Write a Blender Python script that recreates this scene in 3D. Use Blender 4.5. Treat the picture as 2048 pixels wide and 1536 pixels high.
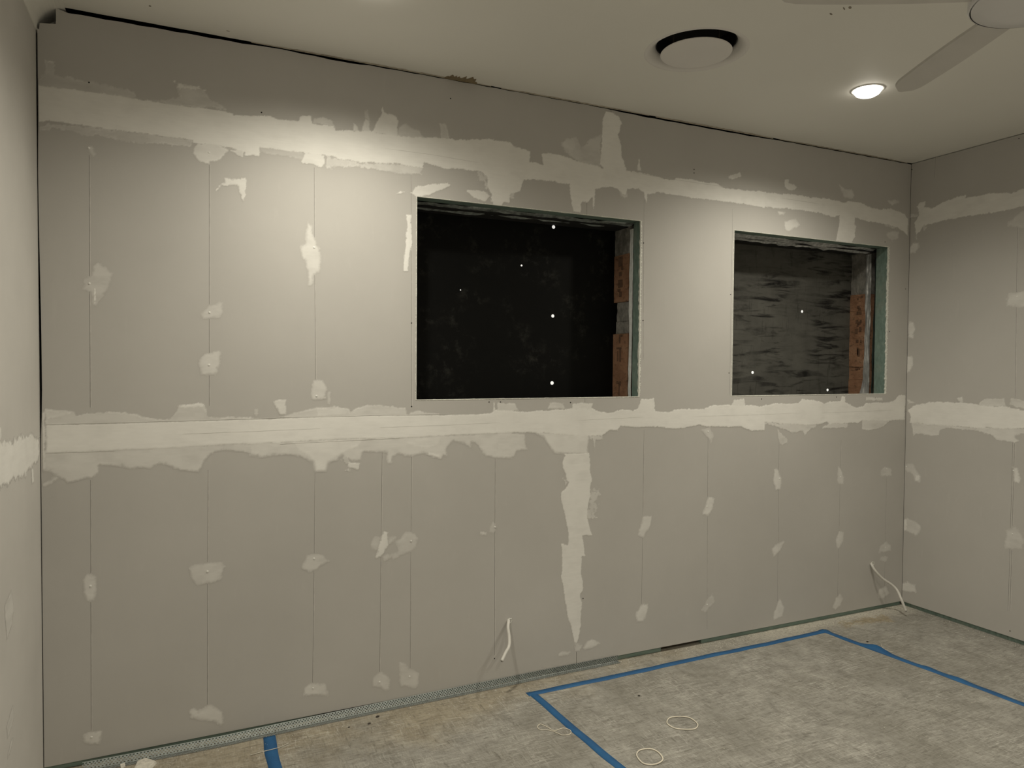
import bpy, bmesh, math, random
import numpy as np
from mathutils import Vector, Matrix, geometry

for o in list(bpy.data.objects):
    bpy.data.objects.remove(o)
scene = bpy.context.scene
COL = scene.collection

# ------------------------------------------------------------------ camera
F, YAW, PIT, ROLL = 1436.90792, 0.433346807, -0.0268279496, 0.00716011801
CX, CY, CZ = 0.456996195, -3.04695012, 1.50024021
W, H = 4.59067293, 2.76795152          # room width, ceiling height (back wall is the plane y = 0)
DEPTH = -4.1                           # wall behind the camera
C0 = np.array([CX, CY, CZ])
fw = np.array([math.sin(YAW)*math.cos(PIT), math.cos(YAW)*math.cos(PIT), math.sin(PIT)])
r0 = np.array([math.cos(YAW), -math.sin(YAW), 0.0]); u0 = np.cross(r0, fw)
cr = r0*math.cos(ROLL)+u0*math.sin(ROLL); cu = -r0*math.sin(ROLL)+u0*math.cos(ROLL)
cam = bpy.data.cameras.new('camera'); camo = bpy.data.objects.new('camera', cam); COL.objects.link(camo)
cam.sensor_fit = 'HORIZONTAL'; cam.sensor_width = 36.0; cam.lens = F/2048*36.0
cam.clip_start = 0.02
M = Matrix.Identity(4)
for i in range(3):
    M[i][0], M[i][1], M[i][2], M[i][3] = cr[i], cu[i], -fw[i], C0[i]
camo.matrix_world = M
scene.camera = camo

# ------------------------------------------------------------------ world, lights, exposure
wd = bpy.data.worlds.new('night'); scene.world = wd; wd.use_nodes = True
wd.node_tree.nodes['Background'].inputs[0].default_value = (0, 0, 0, 1)
wd.node_tree.nodes['Background'].inputs[1].default_value = 0.0
LAMP_POWER, LAMP_COLOR, LAMP_ANGLE, LAMP_BLEND = 55.0, (1.0, 0.945, 0.80), 157.5, 1.0
LAMPS = [(1.05, -0.64), (3.315, -0.715), (1.05, -3.40), (2.29, -3.40), (3.53, -3.40)]  # last three are unseen downlights, added to light the room
vs = scene.view_settings
vs.view_transform = 'Standard'; vs.look = 'None'; vs.gamma = 1.0; vs.use_curve_mapping = False
vs.exposure = 0.70

# ------------------------------------------------------------------ helpers
rng = random.Random(5)

def hit(px, py, ax, v):
    d = fw + cr*(px-1024)/F + cu*(768-py)/F
    return C0 + d*((v-C0[ax])/d[ax])
def bw(p): q = hit(p[0], p[1], 1, 0.0); return (q[0], q[2])      # point of the back wall (x, z)
def rw(p): q = hit(p[0], p[1], 0, W); return (q[1], q[2])        # point of the right wall (y, z)
def lw(p): q = hit(p[0], p[1], 0, 0.0); return (q[1], q[2])      # point of the left wall (y, z)
def fl(p): q = hit(p[0], p[1], 2, 0.0); return (q[0], q[1])      # point of the floor (x, y)
X0 = [0, 500, 1000, 1528]; Y0 = [0, 380, 760, 1146]; KZ = 520/2048.0
def T(c, r, pts): return [(X0[c]+x*KZ, Y0[r]+y*KZ) for x, y in pts]

def link(o, parent=None):
    COL.objects.link(o)
    if parent is not None: o.parent = parent
    return o
def obj(name, verts, faces, mats, parent=None, mi=None, smooth=False):
    me = bpy.data.meshes.new(name)
    me.from_pydata([tuple(v) for v in verts], [], [tuple(f) for f in faces])
    for m in (mats if isinstance(mats, (list, tuple)) else [mats]): me.materials.append(m)
    if mi is not None: me.polygons.foreach_set('material_index', mi)
    if smooth: me.polygons.foreach_set('use_smooth', [True]*len(me.polygons))
    me.update()
    return link(bpy.data.objects.new(name, me), parent)
def empty(name, loc=(0, 0, 0)):
    o = bpy.data.objects.new(name, None); o.location = loc; o.empty_display_size = 0.05
    return link(o)
def tag(o, label, cat, group=None):
    o['label'] = label; o['category'] = cat
    if group: o['group'] = group
    return o
def struct(o, label=None):
    o['kind'] = 'structure'
    if label: o['label'] = label
    return o
def bm_obj(name, bm, mats, parent=None, smooth=False):
    bmesh.ops.recalc_face_normals(bm, faces=bm.faces[:])
    me = bpy.data.meshes.new(name); bm.to_mesh(me); bm.free()
    for m in (mats if isinstance(mats, (list, tuple)) else [mats]): me.materials.append(m)
    if smooth: me.polygons.foreach_set('use_smooth', [True]*len(me.polygons))
    return link(bpy.data.objects.new(name, me), parent)
def add_box(bm, lo, hi, bevel=0.0):
    vs_ = bmesh.ops.create_cube(bm, size=1.0)['verts']
    for v in vs_:
        v.co = Vector([lo[i]+(v.co[i]+0.5)*(hi[i]-lo[i]) for i in range(3)])
    if bevel:
        es = list({e for v in vs_ for e in v.link_edges})
        bmesh.ops.bevel(bm, geom=es, offset=bevel, segments=2, affect='EDGES', profile=0.5)
def box(name, lo, hi, mats, parent=None, bevel=0.0):
    bm = bmesh.new(); add_box(bm, lo, hi, bevel); return bm_obj(name, bm, mats, parent)
def lathe(bm, prof, n=64, center=(0, 0), cap=False):
    rings = []
    for r, z in prof:
        rings.append([bm.verts.new((center[0]+r*math.cos(2*math.pi*k/n), center[1]+r*math.sin(2*math.pi*k/n), z)) for k in range(n)])
    for a, b in zip(rings[:-1], rings[1:]):
        for k in range(n):
            bm.faces.new((a[k], a[(k+1) % n], b[(k+1) % n], b[k]))
    if cap: bm.faces.new(rings[-1])
    return rings
def tube(name, pts, rad, mats, parent=None, n=10, closed=False, flat=1.0):
    pts = [Vector(p) for p in pts]; N = len(pts); verts = []; faces = []
    up = Vector((0, 0, 1))
    prev = None
    for i, p in enumerate(pts):
        if closed: t = (pts[(i+1) % N]-pts[i-1]).normalized()
        else: t = (pts[min(i+1, N-1)]-pts[max(i-1, 0)]).normalized()
        if prev is None:
            a = t.cross(up)
            if a.length < 1e-3: a = t.cross(Vector((1, 0, 0)))
        else: a = prev - t*prev.dot(t)
        a.normalize(); prev = a; b = t.cross(a)
        rr = rad(i/(N-1)) if callable(rad) else rad
        for k in range(n):
            w = 2*math.pi*k/n
            verts.append(p + a*math.cos(w)*rr + b*math.sin(w)*rr*flat)
    for i in range(N if closed else N-1):
        j = (i+1) % N
        for k in range(n):
            faces.append((i*n+k, i*n+(k+1) % n, j*n+(k+1) % n, j*n+k))
    if not closed:
        faces.append(tuple(range(n))[::-1]); faces.append(tuple((N-1)*n+k for k in range(n)))
    return obj(name, verts, faces, mats, parent, smooth=True)
def spline(ctrl, n):
    P = [Vector(p) for p in ctrl]; P = [P[0]*2-P[1]]+P+[P[-1]*2-P[-2]]; out = []
    for i in range(1, len(P)-2):
        for k in range(n):
            t = k/n; a, b, c, d = P[i-1], P[i], P[i+1], P[i+2]
            out.append(0.5*((2*b)+(c-a)*t+(2*a-5*b+4*c-d)*t*t+(3*b-a-3*c+d)*t**3))
    out.append(P[-2]); return out

# numpy value noise (0..1)
def vnoise(x, y, seed):
    xi = np.floor(x).astype(np.int64); yi = np.floor(y).astype(np.int64)
    fx = x-xi; fy = y-yi; fx = fx*fx*(3-2*fx); fy = fy*fy*(3-2*fy)
    def h(a, b):
        n = (a*374761393 + b*668265263 + seed*974634777) & 0x7fffffff
        n = ((n ^ (n >> 13))*1274126177) & 0x7fffffff
        n = (n ^ (n >> 16)) & 0xffff
        return n/65535.0
    return (h(xi, yi)*(1-fx)+h(xi+1, yi)*fx)*(1-fy)+(h(xi, yi+1)*(1-fx)+h(xi+1, yi+1)*fx)*fy
def fbm(x, y, seed, octv=3):
    s = 0; a = 0.5; t = 0
    for o in range(octv):
        s = s+a*vnoise(x*2**o, y*2**o, seed+o*17); t += a; a *= 0.55
    return s/t

# ------------------------------------------------------------------ materials
def mat(name):
    m = bpy.data.materials.new(name); m.use_nodes = True
    nt = m.node_tree; b = nt.nodes['Principled BSDF']
    return m, nt, b
def coords(nt, scale=(1, 1, 1), rot=(0, 0, 0)):
    g = nt.nodes.new('ShaderNodeNewGeometry'); mp = nt.nodes.new('ShaderNodeMapping')
    mp.inputs['Scale'].default_value = scale; mp.inputs['Rotation'].default_value = rot
    nt.links.new(g.outputs['Position'], mp.inputs['Vector']); return mp.outputs[0]
def noise(nt, vec, scale, detail=4, rough=0.55, dist=0.0):
    n = nt.nodes.new('ShaderNodeTexNoise'); n.inputs['Scale'].default_value = scale
    n.inputs['Detail'].default_value = detail; n.inputs['Roughness'].default_value = rough
    n.inputs['Distortion'].default_value = dist
    nt.links.new(vec, n.inputs['Vector']); return n.outputs['Fac']
def ramp(nt, fac, stops):
    r = nt.nodes.new('ShaderNodeValToRGB'); e = r.color_ramp.elements
    while len(e) < len(stops): e.new(0.5)
    for el, (p, c) in zip(e, stops):
        el.position = p; el.color = (c, c, c, 1) if isinstance(c, (int, float)) else (*c, 1)
    nt.links.new(fac, r.inputs['Fac']); return r.outputs['Color']
def mix(nt, fac, a, b, mode='MIX'):
    m = nt.nodes.new('ShaderNodeMix'); m.data_type = 'RGBA'; m.blend_type = mode; m.clamp_factor = True
    for s, v in ((m.inputs[0], fac), (m.inputs[6], a), (m.inputs[7], b)):
        if hasattr(v, 'is_linked'): nt.links.new(v, s)
        elif isinstance(v, (int, float)): s.default_value = v
        else: s.default_value = (*v, 1)
    return m.outputs[2]
def math_(nt, op, a, b=None):
    m = nt.nodes.new('ShaderNodeMath'); m.operation = op
    for i, v in enumerate((a, b)):
        if v is None: continue
        if hasattr(v, 'is_linked'): nt.links.new(v, m.inputs[i])
        else: m.inputs[i].default_value = v
    return m.outputs[0]
def bump(nt, b, h, strength, dist=0.002):
    n = nt.nodes.new('ShaderNodeBump'); n.inputs['Strength'].default_value = strength; n.inputs['Distance'].default_value = dist
    nt.links.new(h, n.inputs['Height']); nt.links.new(n.outputs[0], b.inputs['Normal'])
def simple(name, col, rough=0.6, metal=0.0, var=0.12, scale=30, bmp=0.0, spec=0.5):
    m, nt, b = mat(name); v = coords(nt); n = noise(nt, v, scale, 5)
    c2 = tuple(x*(1-var) for x in col); c3 = tuple(min(1, x*(1+var)) for x in col)
    nt.links.new(ramp(nt, n, [(0.3, c2), (0.7, c3)]), b.inputs['Base Color'])
    b.inputs['Roughness'].default_value = rough; b.inputs['Metallic'].default_value = metal
    b.inputs['Specular IOR Level'].default_value = spec
    if bmp: bump(nt, b, noise(nt, v, scale*2, 6), bmp)
    return m

BOARD_A, BOARD_B = (0.485, 0.468, 0.442), (0.530, 0.512, 0.485)
def board_color(nt):
    v = coords(nt); n = noise(nt, v, 1.6, 6, 0.6)
    c = ramp(nt, n, [(0.3, BOARD_A), (0.72, BOARD_B)])
    s = noise(nt, coords(nt, (1, 1, 0.25)), 30, 3)
    return mix(nt, ramp(nt, s, [(0.62, 0.0), (0.8, 0.35)]), c, (0.56, 0.54, 0.51))
m_board, nt, b = mat('plasterboard_paper'); nt.links.new(board_color(nt), b.inputs['Base Color'])
b.inputs['Roughness'].default_value = 0.75; b.inputs['Specular IOR Level'].default_value = 0.25
bump(nt, b, noise(nt, coords(nt), 220, 3), 0.05, 0.001)

m_plaster, nt, b = mat('joint_compound')
a = nt.nodes.new('ShaderNodeAttribute'); a.attribute_name = 'cov'
v = coords(nt); n1 = noise(nt, v, 7, 5); n2 = noise(nt, coords(nt, (6, 6, 40)), 3, 4)
pc = mix(nt, ramp(nt, n2, [(0.35, 0.0), (0.75, 0.5)]), ramp(nt, n1, [(0.3, (0.80, 0.785, 0.75)), (0.7, (0.86, 0.845, 0.81))]), (0.88, 0.865, 0.83))
nt.links.new(mix(nt, a.outputs['Fac'], board_color(nt), pc), b.inputs['Base Color'])
b.inputs['Roughness'].default_value = 0.8; b.inputs['Specular IOR Level'].default_value = 0.2
bump(nt, b, n2, 0.12, 0.0015)

m_gyp = simple('gypsum_core', (0.74, 0.74, 0.68), 0.9, var=0.15, scale=60, bmp=0.4)
m_ceil, nt, b = mat('ceiling_paint')
v = coords(nt); n = noise(nt, v, 1.1, 5)
nt.links.new(ramp(nt, n, [(0.3, (0.80, 0.785, 0.735)), (0.7, (0.84, 0.825, 0.775))]), b.inputs['Base Color'])
b.inputs['Roughness'].default_value = 0.6; bump(nt, b, noise(nt, v, 160, 3), 0.03, 0.001)
m_leftpaint = simple('old_wall_paint', (0.58, 0.56, 0.53), 0.7, var=0.05, scale=3)
m_line = simple('pencil_mark', (0.20, 0.19, 0.175), 0.8)
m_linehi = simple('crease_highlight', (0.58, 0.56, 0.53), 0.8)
m_hole = simple('screw_hole_dark', (0.012, 0.011, 0.010), 0.9)
m_white = simple('white_plastic', (0.78, 0.77, 0.74), 0.4, var=0.03)
m_cable = simple('cable_sheath', (0.62, 0.60, 0.56), 0.5, var=0.06)
m_fan = simple('fan_white_paint', (0.66, 0.65, 0.65), 0.35, var=0.03, scale=8)
m_fanblade = simple('fan_blade', (0.56, 0.54, 0.51), 0.45, var=0.04, scale=8)
m_vent = simple('vent_plastic', (0.76, 0.735, 0.71), 0.55, var=0.02, scale=6)
m_dark = simple('dark_duct', (0.01, 0.01, 0.01), 0.9)
m_galv = simple('galvanised_steel', (0.29, 0.315, 0.305), 0.5, 0.4, var=0.25, scale=90)
m_band = simple('rubber_band', (0.80, 0.74, 0.62), 0.55, var=0.08)
m_chip = simple('plaster_chip', (0.62, 0.59, 0.52), 0.9, var=0.2, scale=80)
m_wood = simple('raw_timber', (0.17, 0.105, 0.055), 0.8, var=0.35, scale=18)
m_debris = simple('dark_grit', (0.05, 0.042, 0.035), 0.9)
m_ceiledge = simple('torn_ceiling_edge', (0.40, 0.36, 0.29), 0.9, var=0.3, scale=40)
m_brown = simple('brown_paint_edge', (0.22, 0.17, 0.10), 0.9, var=0.2, scale=40)
m_mortar = simple('mortar', (0.22, 0.21, 0.19), 0.95, var=0.35, scale=28, bmp=0.8)

def tape_mat():
    m, nt, b = mat('blue_masking_tape'); v = coords(nt)
    n = noise(nt, v, 9, 5); n2 = noise(nt, v, 120, 3)
    c = ramp(nt, n, [(0.3, (0.010, 0.080, 0.215)), (0.7, (0.015, 0.115, 0.285))])
    nt.links.new(mix(nt, ramp(nt, n2, [(0.62, 0.0), (0.8, 0.35)]), c, (0.10, 0.26, 0.45)), b.inputs['Base Color'])
    b.inputs['Roughness'].default_value = 0.6; bump(nt, b, n2, 0.15)
    return m
m_tape = tape_mat()

m_green, nt, b = mat('green_treated_timber')
v = coords(nt, (2.0, 30, 12)); n = noise(nt, v, 2.2, 6, 0.6, 0.4); k = noise(nt, coords(nt), 9, 4)
c = ramp(nt, n, [(0.25, (0.13, 0.185, 0.16)), (0.55, (0.19, 0.265, 0.23)), (0.8, (0.27, 0.35, 0.305))])
nt.links.new(mix(nt, ramp(nt, k, [(0.55, 0.0), (0.75, 0.55)]), c, (0.27, 0.285, 0.24)), b.inputs['Base Color'])
b.inputs['Roughness'].default_value = 0.7; bump(nt, b, n, 0.2)

m_foil, nt, b = mat('foil_sarking')
v = coords(nt); n = noise(nt, coords(nt, (1, 1, 0.3)), 60, 4, 0.6, 0.6)
nt.links.new(ramp(nt, noise(nt, v, 25, 4), [(0.3, (0.55, 0.56, 0.57)), (0.7, (0.85, 0.86, 0.86))]), b.inputs['Base Color'])
b.inputs['Metallic'].default_value = 0.75; b.inputs['Roughness'].default_value = 0.38; bump(nt, b, n, 0.7, 0.004)

m_brick, nt, b = mat('terracotta')
v = coords(nt); n = noise(nt, v, 16, 6, 0.6); p = noise(nt, coords(nt, (1, 1, 2)), 34, 5, 0.7)
c = ramp(nt, n, [(0.25, (0.19, 0.095, 0.052)), (0.55, (0.30, 0.160, 0.092)), (0.8, (0.34, 0.215, 0.135))])
c = mix(nt, ramp(nt, p, [(0.54, 0.0), (0.66, 0.8)]), c, (0.11, 0.062, 0.036))
nt.links.new(c, b.inputs['Base Color']); b.inputs['Roughness'].default_value = 0.9; bump(nt, b, p, 0.7, 0.004)

# film-faced ply, glossy black with dusty dabs
m_ply1, nt, b = mat('black_film_ply')
v = coords(nt); n = noise(nt, v, 4.5, 5, 0.6); d = noise(nt, v, 26, 6, 0.7); h = noise(nt, coords(nt, (1, 1, 2.5)), 60, 3)
spots = math_(nt, 'MULTIPLY', ramp(nt, n, [(0.48, 0.0), (0.62, 1.0)]), ramp(nt, d, [(0.50, 0.0), (0.72, 1.0)]))
c = mix(nt, spots, (0.0035, 0.0036, 0.0034), (0.030, 0.030, 0.026))
nt.links.new(mix(nt, ramp(nt, h, [(0.74, 0.0), (0.80, 0.5)]), c, (0.07, 0.07, 0.065)), b.inputs['Base Color'])
b.inputs['Roughness'].default_value = 0.5; b.inputs['Specular IOR Level'].default_value = 0.12

m_ply2, nt, b = mat('weathered_grey_ply')
v = coords(nt); n = noise(nt, coords(nt, (1, 1, 1.5)), 5, 6, 0.65)
s = noise(nt, coords(nt, (1.6, 1, 11)), 2.6, 6, 0.62, 0.8); s2 = noise(nt, coords(nt, (7, 1, 1.2)), 3.5, 6, 0.7); g = noise(nt, v, 3.0, 4)
c = ramp(nt, n, [(0.3, (0.068, 0.066, 0.059)), (0.7, (0.110, 0.107, 0.096))])
sm = math_(nt, 'MULTIPLY', ramp(nt, s, [(0.49, 0.0), (0.62, 1.0)]), ramp(nt, g, [(0.40, 0.2), (0.56, 1.0)]))
c = mix(nt, sm, c, (0.010, 0.0095, 0.009))
nt.links.new(mix(nt, ramp(nt, s2, [(0.57, 0.0), (0.72, 0.7)]), c, (0.018, 0.017, 0.015)), b.inputs['Base Color'])
b.inputs['Roughness'].default_value = 0.75; b.inputs['Specular IOR Level'].default_value = 0.25

# dusty concrete
def floor_color(nt):
    g = nt.nodes.new('ShaderNodeNewGeometry'); sp = nt.nodes.new('ShaderNodeSeparateXYZ'); nt.links.new(g.outputs['Position'], sp.inputs[0])
    v = coords(nt)
    big = noise(nt, v, 2.0, 6, 0.62, 0.3); med = noise(nt, v, 9, 7, 0.70, 0.5); fine = noise(nt, v, 85, 6, 0.72)
    st1 = noise(nt, coords(nt, (7, 62, 1), (0, 0, 0.55)), 1.6, 8, 0.75, 1.2)
    st2 = noise(nt, coords(nt, (58, 8, 1), (0, 0, 0.30)), 1.7, 8, 0.75, 1.4)
    st3 = noise(nt, coords(nt, (9, 80, 1), (0, 0, -0.35)), 1.5, 8, 0.75, 1.0)
    c = ramp(nt, med, [(0.28, (0.20, 0.190, 0.168)), (0.5, (0.30, 0.288, 0.258)), (0.74, (0.42, 0.405, 0.365))])
    c = mix(nt, ramp(nt, big, [(0.33, 0.7), (0.60, 0.0)]), c, (0.21, 0.198, 0.168))
    # earth-stained strip along the wall and to the left
    q = math_(nt, 'ADD', math_(nt, 'MULTIPLY', sp.outputs['Y'], 1.5), math_(nt, 'MULTIPLY', sp.outputs['X'], -0.24))
    q = math_(nt, 'ADD', q, math_(nt, 'MULTIPLY', big, 1.7))
    c = mix(nt, ramp(nt, q, [(0.02, 0.0), (0.45, 0.72)]), c, ramp(nt, med, [(0.3, (0.215, 0.178, 0.118)), (0.7, (0.40, 0.345, 0.245))]))
    pat = noise(nt, v, 3.4, 5, 0.6)
    mx = math_(nt, 'MAXIMUM', math_(nt, 'MAXIMUM', st1, st2), st3)
    dust = math_(nt, 'MULTIPLY', ramp(nt, mx, [(0.53, 0.0), (0.66, 1.0)]), ramp(nt, pat, [(0.38, 0.22), (0.66, 1.0)]))
    c = mix(nt, math_(nt, 'MULTIPLY', dust, 0.72), c, (0.62, 0.60, 0.55))
    mn = math_(nt, 'MINIMUM', math_(nt, 'MINIMUM', st1, st2), st3)
    c = mix(nt, ramp(nt, mn, [(0.31, 0.9), (0.45, 0.0)]), c, (0.125, 0.115, 0.096))
    # plaster dust swept along the right end of the wall
    e1 = math_(nt, 'MULTIPLY', ramp(nt, math_(nt, 'ADD', sp.outputs['Y'], math_(nt, 'MULTIPLY', big, 0.35)), [(0.0, 0.0), (0.20, 0.9)]),
               ramp(nt, math_(nt, 'MULTIPLY', sp.outputs['X'], 0.2), [(0.54, 0.0), (0.72, 1.0)]))
    c = mix(nt, math_(nt, 'MULTIPLY', e1, ramp(nt, fine, [(0.38, 0.2), (0.6, 1.0)])), c, (0.66, 0.62, 0.53))
    c = mix(nt, ramp(nt, fine, [(0.60, 0.0), (0.74, 0.6)]), c, (0.62, 0.60, 0.54))
    c = mix(nt, ramp(nt, fine, [(0.26, 0.65), (0.41, 0.0)]), c, (0.10, 0.092, 0.076))
    return c, math_(nt, 'ADD', med, math_(nt, 'MULTIPLY', fine, 0.5))
def floor_mat(name, stain=None):
    m, nt, b = mat(name); c, h = floor_color(nt)
    if stain:
        a = nt.nodes.new('ShaderNodeAttribute'); a.attribute_name = 'cov'
        n = noise(nt, coords(nt), 40, 5, 0.7)
        c = mix(nt, a.outputs['Fac'], c, ramp(nt, n, [(0.3, tuple(x*0.45 for x in stain)), (0.7, stain)]))
    nt.links.new(c, b.inputs['Base Color']); b.inputs['Roughness'].default_value = 0.88
    b.inputs['Specular IOR Level'].default_value = 0.2
    bump(nt, b, h, 0.4, 0.004)
    return m
m_floor = floor_mat('dusty_concrete')

m_lens, nt, b = mat('downlight_lens')
b.inputs['Emission Color'].default_value = (1.0, 0.93, 0.80, 1); b.inputs['Emission Strength'].default_value = 4.0

# ------------------------------------------------------------------ plaster heightfields
WIN = [(1.402, 2.578, 1.342, 2.233), (3.186, 4.402, 1.339, 2.238)]     # the two openings (x0, x1, z0, z1)
SEED = [11]
def sdist(P, X, Y):
    P = np.array(P); n = len(P); d2 = np.full(X.shape, 1e9); ins = np.zeros(X.shape, bool)
    for i in range(n):
        a = P[i]; c = P[(i+1) % n]; e = c-a; L = max(e @ e, 1e-12)
        t = np.clip(((X-a[0])*e[0]+(Y-a[1])*e[1])/L, 0, 1)
        d2 = np.minimum(d2, (X-a[0]-t*e[0])**2+(Y-a[1]-t*e[1])**2)
        cond = (a[1] > Y) != (c[1] > Y)
        if abs(e[1]) > 1e-12: ins ^= cond & (X < (c[0]-a[0])*(Y-a[1])/(c[1]-a[1])+a[0])
    d = np.sqrt(d2); return np.where(ins, d, -d)
def smear(name, plane, polys, parent, res=0.004, material=None, thick=0.0012, base=0.0003, label=None):
    """polys: (pixel outline, coverage, feather m, jag m). One thin raised mesh with a coverage attribute."""
    conv = {'b': bw, 'r': rw, 'l': lw, 'f': fl}[plane]
    PP = [([conv(p) for p in pl[0]],)+tuple(pl[1:]) for pl in polys]
    allp = np.array([q for pl in PP for q in pl[0]])
    lo = allp.min(0)-0.03; hi = allp.max(0)+0.03
    nx = int((hi[0]-lo[0])/res)+2; ny = int((hi[1]-lo[1])/res)+2
    gx = lo[0]+np.arange(nx)*res; gy = lo[1]+np.arange(ny)*res
    fld = np.zeros((ny, nx))
    for pts, cov, fea, jag in PP:
        SEED[0] += 1; s = SEED[0]
        A = np.array(pts); a0 = A.min(0)-0.025; a1 = A.max(0)+0.025
        i0 = max(0, int((a0[0]-lo[0])/res)); i1 = min(nx, int((a1[0]-lo[0])/res)+2)
        j0 = max(0, int((a0[1]-lo[1])/res)); j1 = min(ny, int((a1[1]-lo[1])/res)+2)
        X, Y = np.meshgrid(gx[i0:i1], gy[j0:j1])
        d = sdist(pts, X, Y)
        d = d + jag*((fbm(X*28, Y*28, s, 3)-0.5)*2.2+(fbm(X*85, Y*85, s+2, 3)-0.5)*2.0+(fbm(X*230, Y*230, s+7, 2)-0.5)*1.3)
        if fea >= 0.01: d = d+0.35*fea
        t = np.clip(d/fea, 0, 1); t = t*t*(3-2*t)
        tex = fbm(X*16, Y*34, s+3, 4); drag = fbm(X*9, Y*140, s+11, 3)
        lowc = 1-cov
        val = cov*t*(1-lowc*2.1*np.clip(tex-0.38, 0, 1)-0.25*lowc*(drag-0.5))
        if cov > 0.75: val = val*(1-0.22*np.clip(tex-0.5, 0, 1)-0.06*(drag-0.5))
        if cov < 0.75:                       # thin smears keep a denser rim, as a trowel leaves it
            rim = np.exp(-((d-0.004)/0.004)**2)*(d > 0)
            val = np.clip(val+0.16*rim*(fbm(X*30, Y*30, s+5, 2) > 0.5), 0, 1)
        fld[j0:j1, i0:i1] = np.maximum(fld[j0:j1, i0:i1], val)
    X, Y = np.meshgrid(gx, gy)
    if plane == 'b':
        for (x0, x1, z0, z1) in WIN:
            fld[(X > x0) & (X < x1) & (Y > z0) & (Y < z1)] = 0
        fld[(X < 0.006) | (X > W-0.004) | (Y > H-0.02) | (Y < 0.03)] = 0
    elif plane in 'rl':
        fld[(X > -0.003) | (Y < 0.03)] = 0
    on = fld > 0.03
    cell = on[:-1, :-1] | on[1:, :-1] | on[:-1, 1:] | on[1:, 1:]
    jj, ii = np.nonzero(cell)
    idx = np.stack([jj*nx+ii, jj*nx+ii+1, (jj+1)*nx+ii+1, (jj+1)*nx+ii], 1)
    used, inv = np.unique(idx, return_inverse=True); inv = inv.reshape(-1, 4)
    c = fld.ravel()[used]; u = X.ravel()[used]; v = Y.ravel()[used]; hgt = base+thick*c
    if plane == 'b':
        u = np.clip(u, 0.0065, W-0.001); co = np.stack([u, -hgt, v], 1)
    elif plane == 'r': co = np.stack([W-hgt, np.minimum(u, -0.0015), v], 1); inv = inv[:, ::-1]
    elif plane == 'l': co = np.stack([hgt, np.minimum(u, -0.0015), v], 1)
    else: co = np.stack([u, v, hgt], 1)
    me = bpy.data.meshes.new(name); nf = len(inv)
    me.vertices.add(len(co)); me.vertices.foreach_set('co', co.astype(np.float32).ravel())
    me.loops.add(nf*4); me.loops.foreach_set('vertex_index', inv.astype(np.int32).ravel())
    me.polygons.add(nf); me.polygons.foreach_set('loop_start', np.arange(nf, dtype=np.int32)*4)
    me.polygons.foreach_set('use_smooth', np.ones(nf, bool))
    at = me.attributes.new('cov', 'FLOAT', 'POINT'); at.data.foreach_set('value', c.astype(np.float32))
    me.materials.append(material or m_plaster); me.update(); me.validate()
    o = link(bpy.data.objects.new(name, me), parent)
    if label: o['label'] = label
    return o

# ------------------------------------------------------------------ room shell
wall_back = struct(empty('wall_back', (W/2, 0, 0)), 'grey plasterboard wall with two cut-out window openings and plaster joints')
wall_right = struct(empty('wall_right', (W, -1.0, 0)), 'grey plasterboard wall at the right edge with plaster joints')
wall_left = struct(empty('wall_left', (0, -1.0, 0)), 'pale grey wall along the left edge of the picture')
for w_ in (wall_back, wall_right, wall_left):
    w_.location = (0, 0, 0)

bm = bmesh.new(); add_box(bm, (-0.3, DEPTH-0.1, -0.12), (W+0.3, 0.30, 0.0))
floor = struct(bm_obj('floor', bm, m_floor), 'dusty stained bare concrete floor')

def ragged(p, q, n, amp, seed):
    """points from p to q, jittered sideways"""
    r = random.Random(seed); P = Vector(p); Q = Vector(q); d = (Q-P); nrm = Vector((-d.y, d.x)).normalized(); out = []
    for i in range(n):
        t = i/n; a = 0 if i == 0 else amp*(r.random()-0.5)*2
        out.append(tuple(P+d*t+nrm*a))
    return out
def sheet(name, loops, parent, place, thick=0.010, mats=None):
    """flat board from outline (+holes) extruded behind its face. place(u,v,depth)->xyz"""
    tri = geometry.tessellate_polygon([[Vector((p[0], p[1], 0)) for p in lp] for lp in loops])
    flat = [p for lp in loops for p in lp]; n = len(flat)
    verts = [place(p[0], p[1], 0) for p in flat]+[place(p[0], p[1], thick) for p in flat]
    faces = [tuple(t) for t in tri]+[tuple(i+n for i in t)[::-1] for t in tri]; mi = [0]*len(faces)
    s = 0
    for lp in loops:
        for i in range(len(lp)):
            a = s+i; b_ = s+(i+1) % len(lp); faces.append((a, b_, b_+n, a+n)); mi.append(1)
        s += len(lp)
    bm = bmesh.new(); bv = [bm.verts.new(v) for v in verts]
    for f, m_ in zip(faces, mi):
        try:
            ff = bm.faces.new([bv[i] for i in f]); ff.material_index = m_
        except ValueError: pass
    return bm_obj(name, bm, mats or [m_board, m_gyp], parent)
back = lambda u, v, d: (u, d, v)
right = lambda u, v, d: (W+d, u, v)
left = lambda u, v, d: (-d, u, v)

ZB, Z1, Z2 = 0.026, 1.2255, 2.4255
# left edge of the sheets: a dark gap of changing width against the left wall
def gapx(z):
    pts = [(0.0, .0030), (1.15, .0032), (1.25, .0035), (1.35, .0085), (1.6, .0080), (1.95, .0045), (2.2, .0030), (2.3, .0050), (2.7, .0055)]
    for (a, xa), (c, xc) in zip(pts[:-1], pts[1:]):
        if a <= z <= c: return xa+(xc-xa)*(z-a)/(c-a)
    return pts[-1][1]
def ledge(z0, z1, n=14): return [(gapx(z1+(z0-z1)*i/n), z1+(z0-z1)*i/n) for i in range(n+1)]   # from top down
(ax0, ax1, az0, az1), (bx0, bx1, bz0, bz1) = WIN
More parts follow.
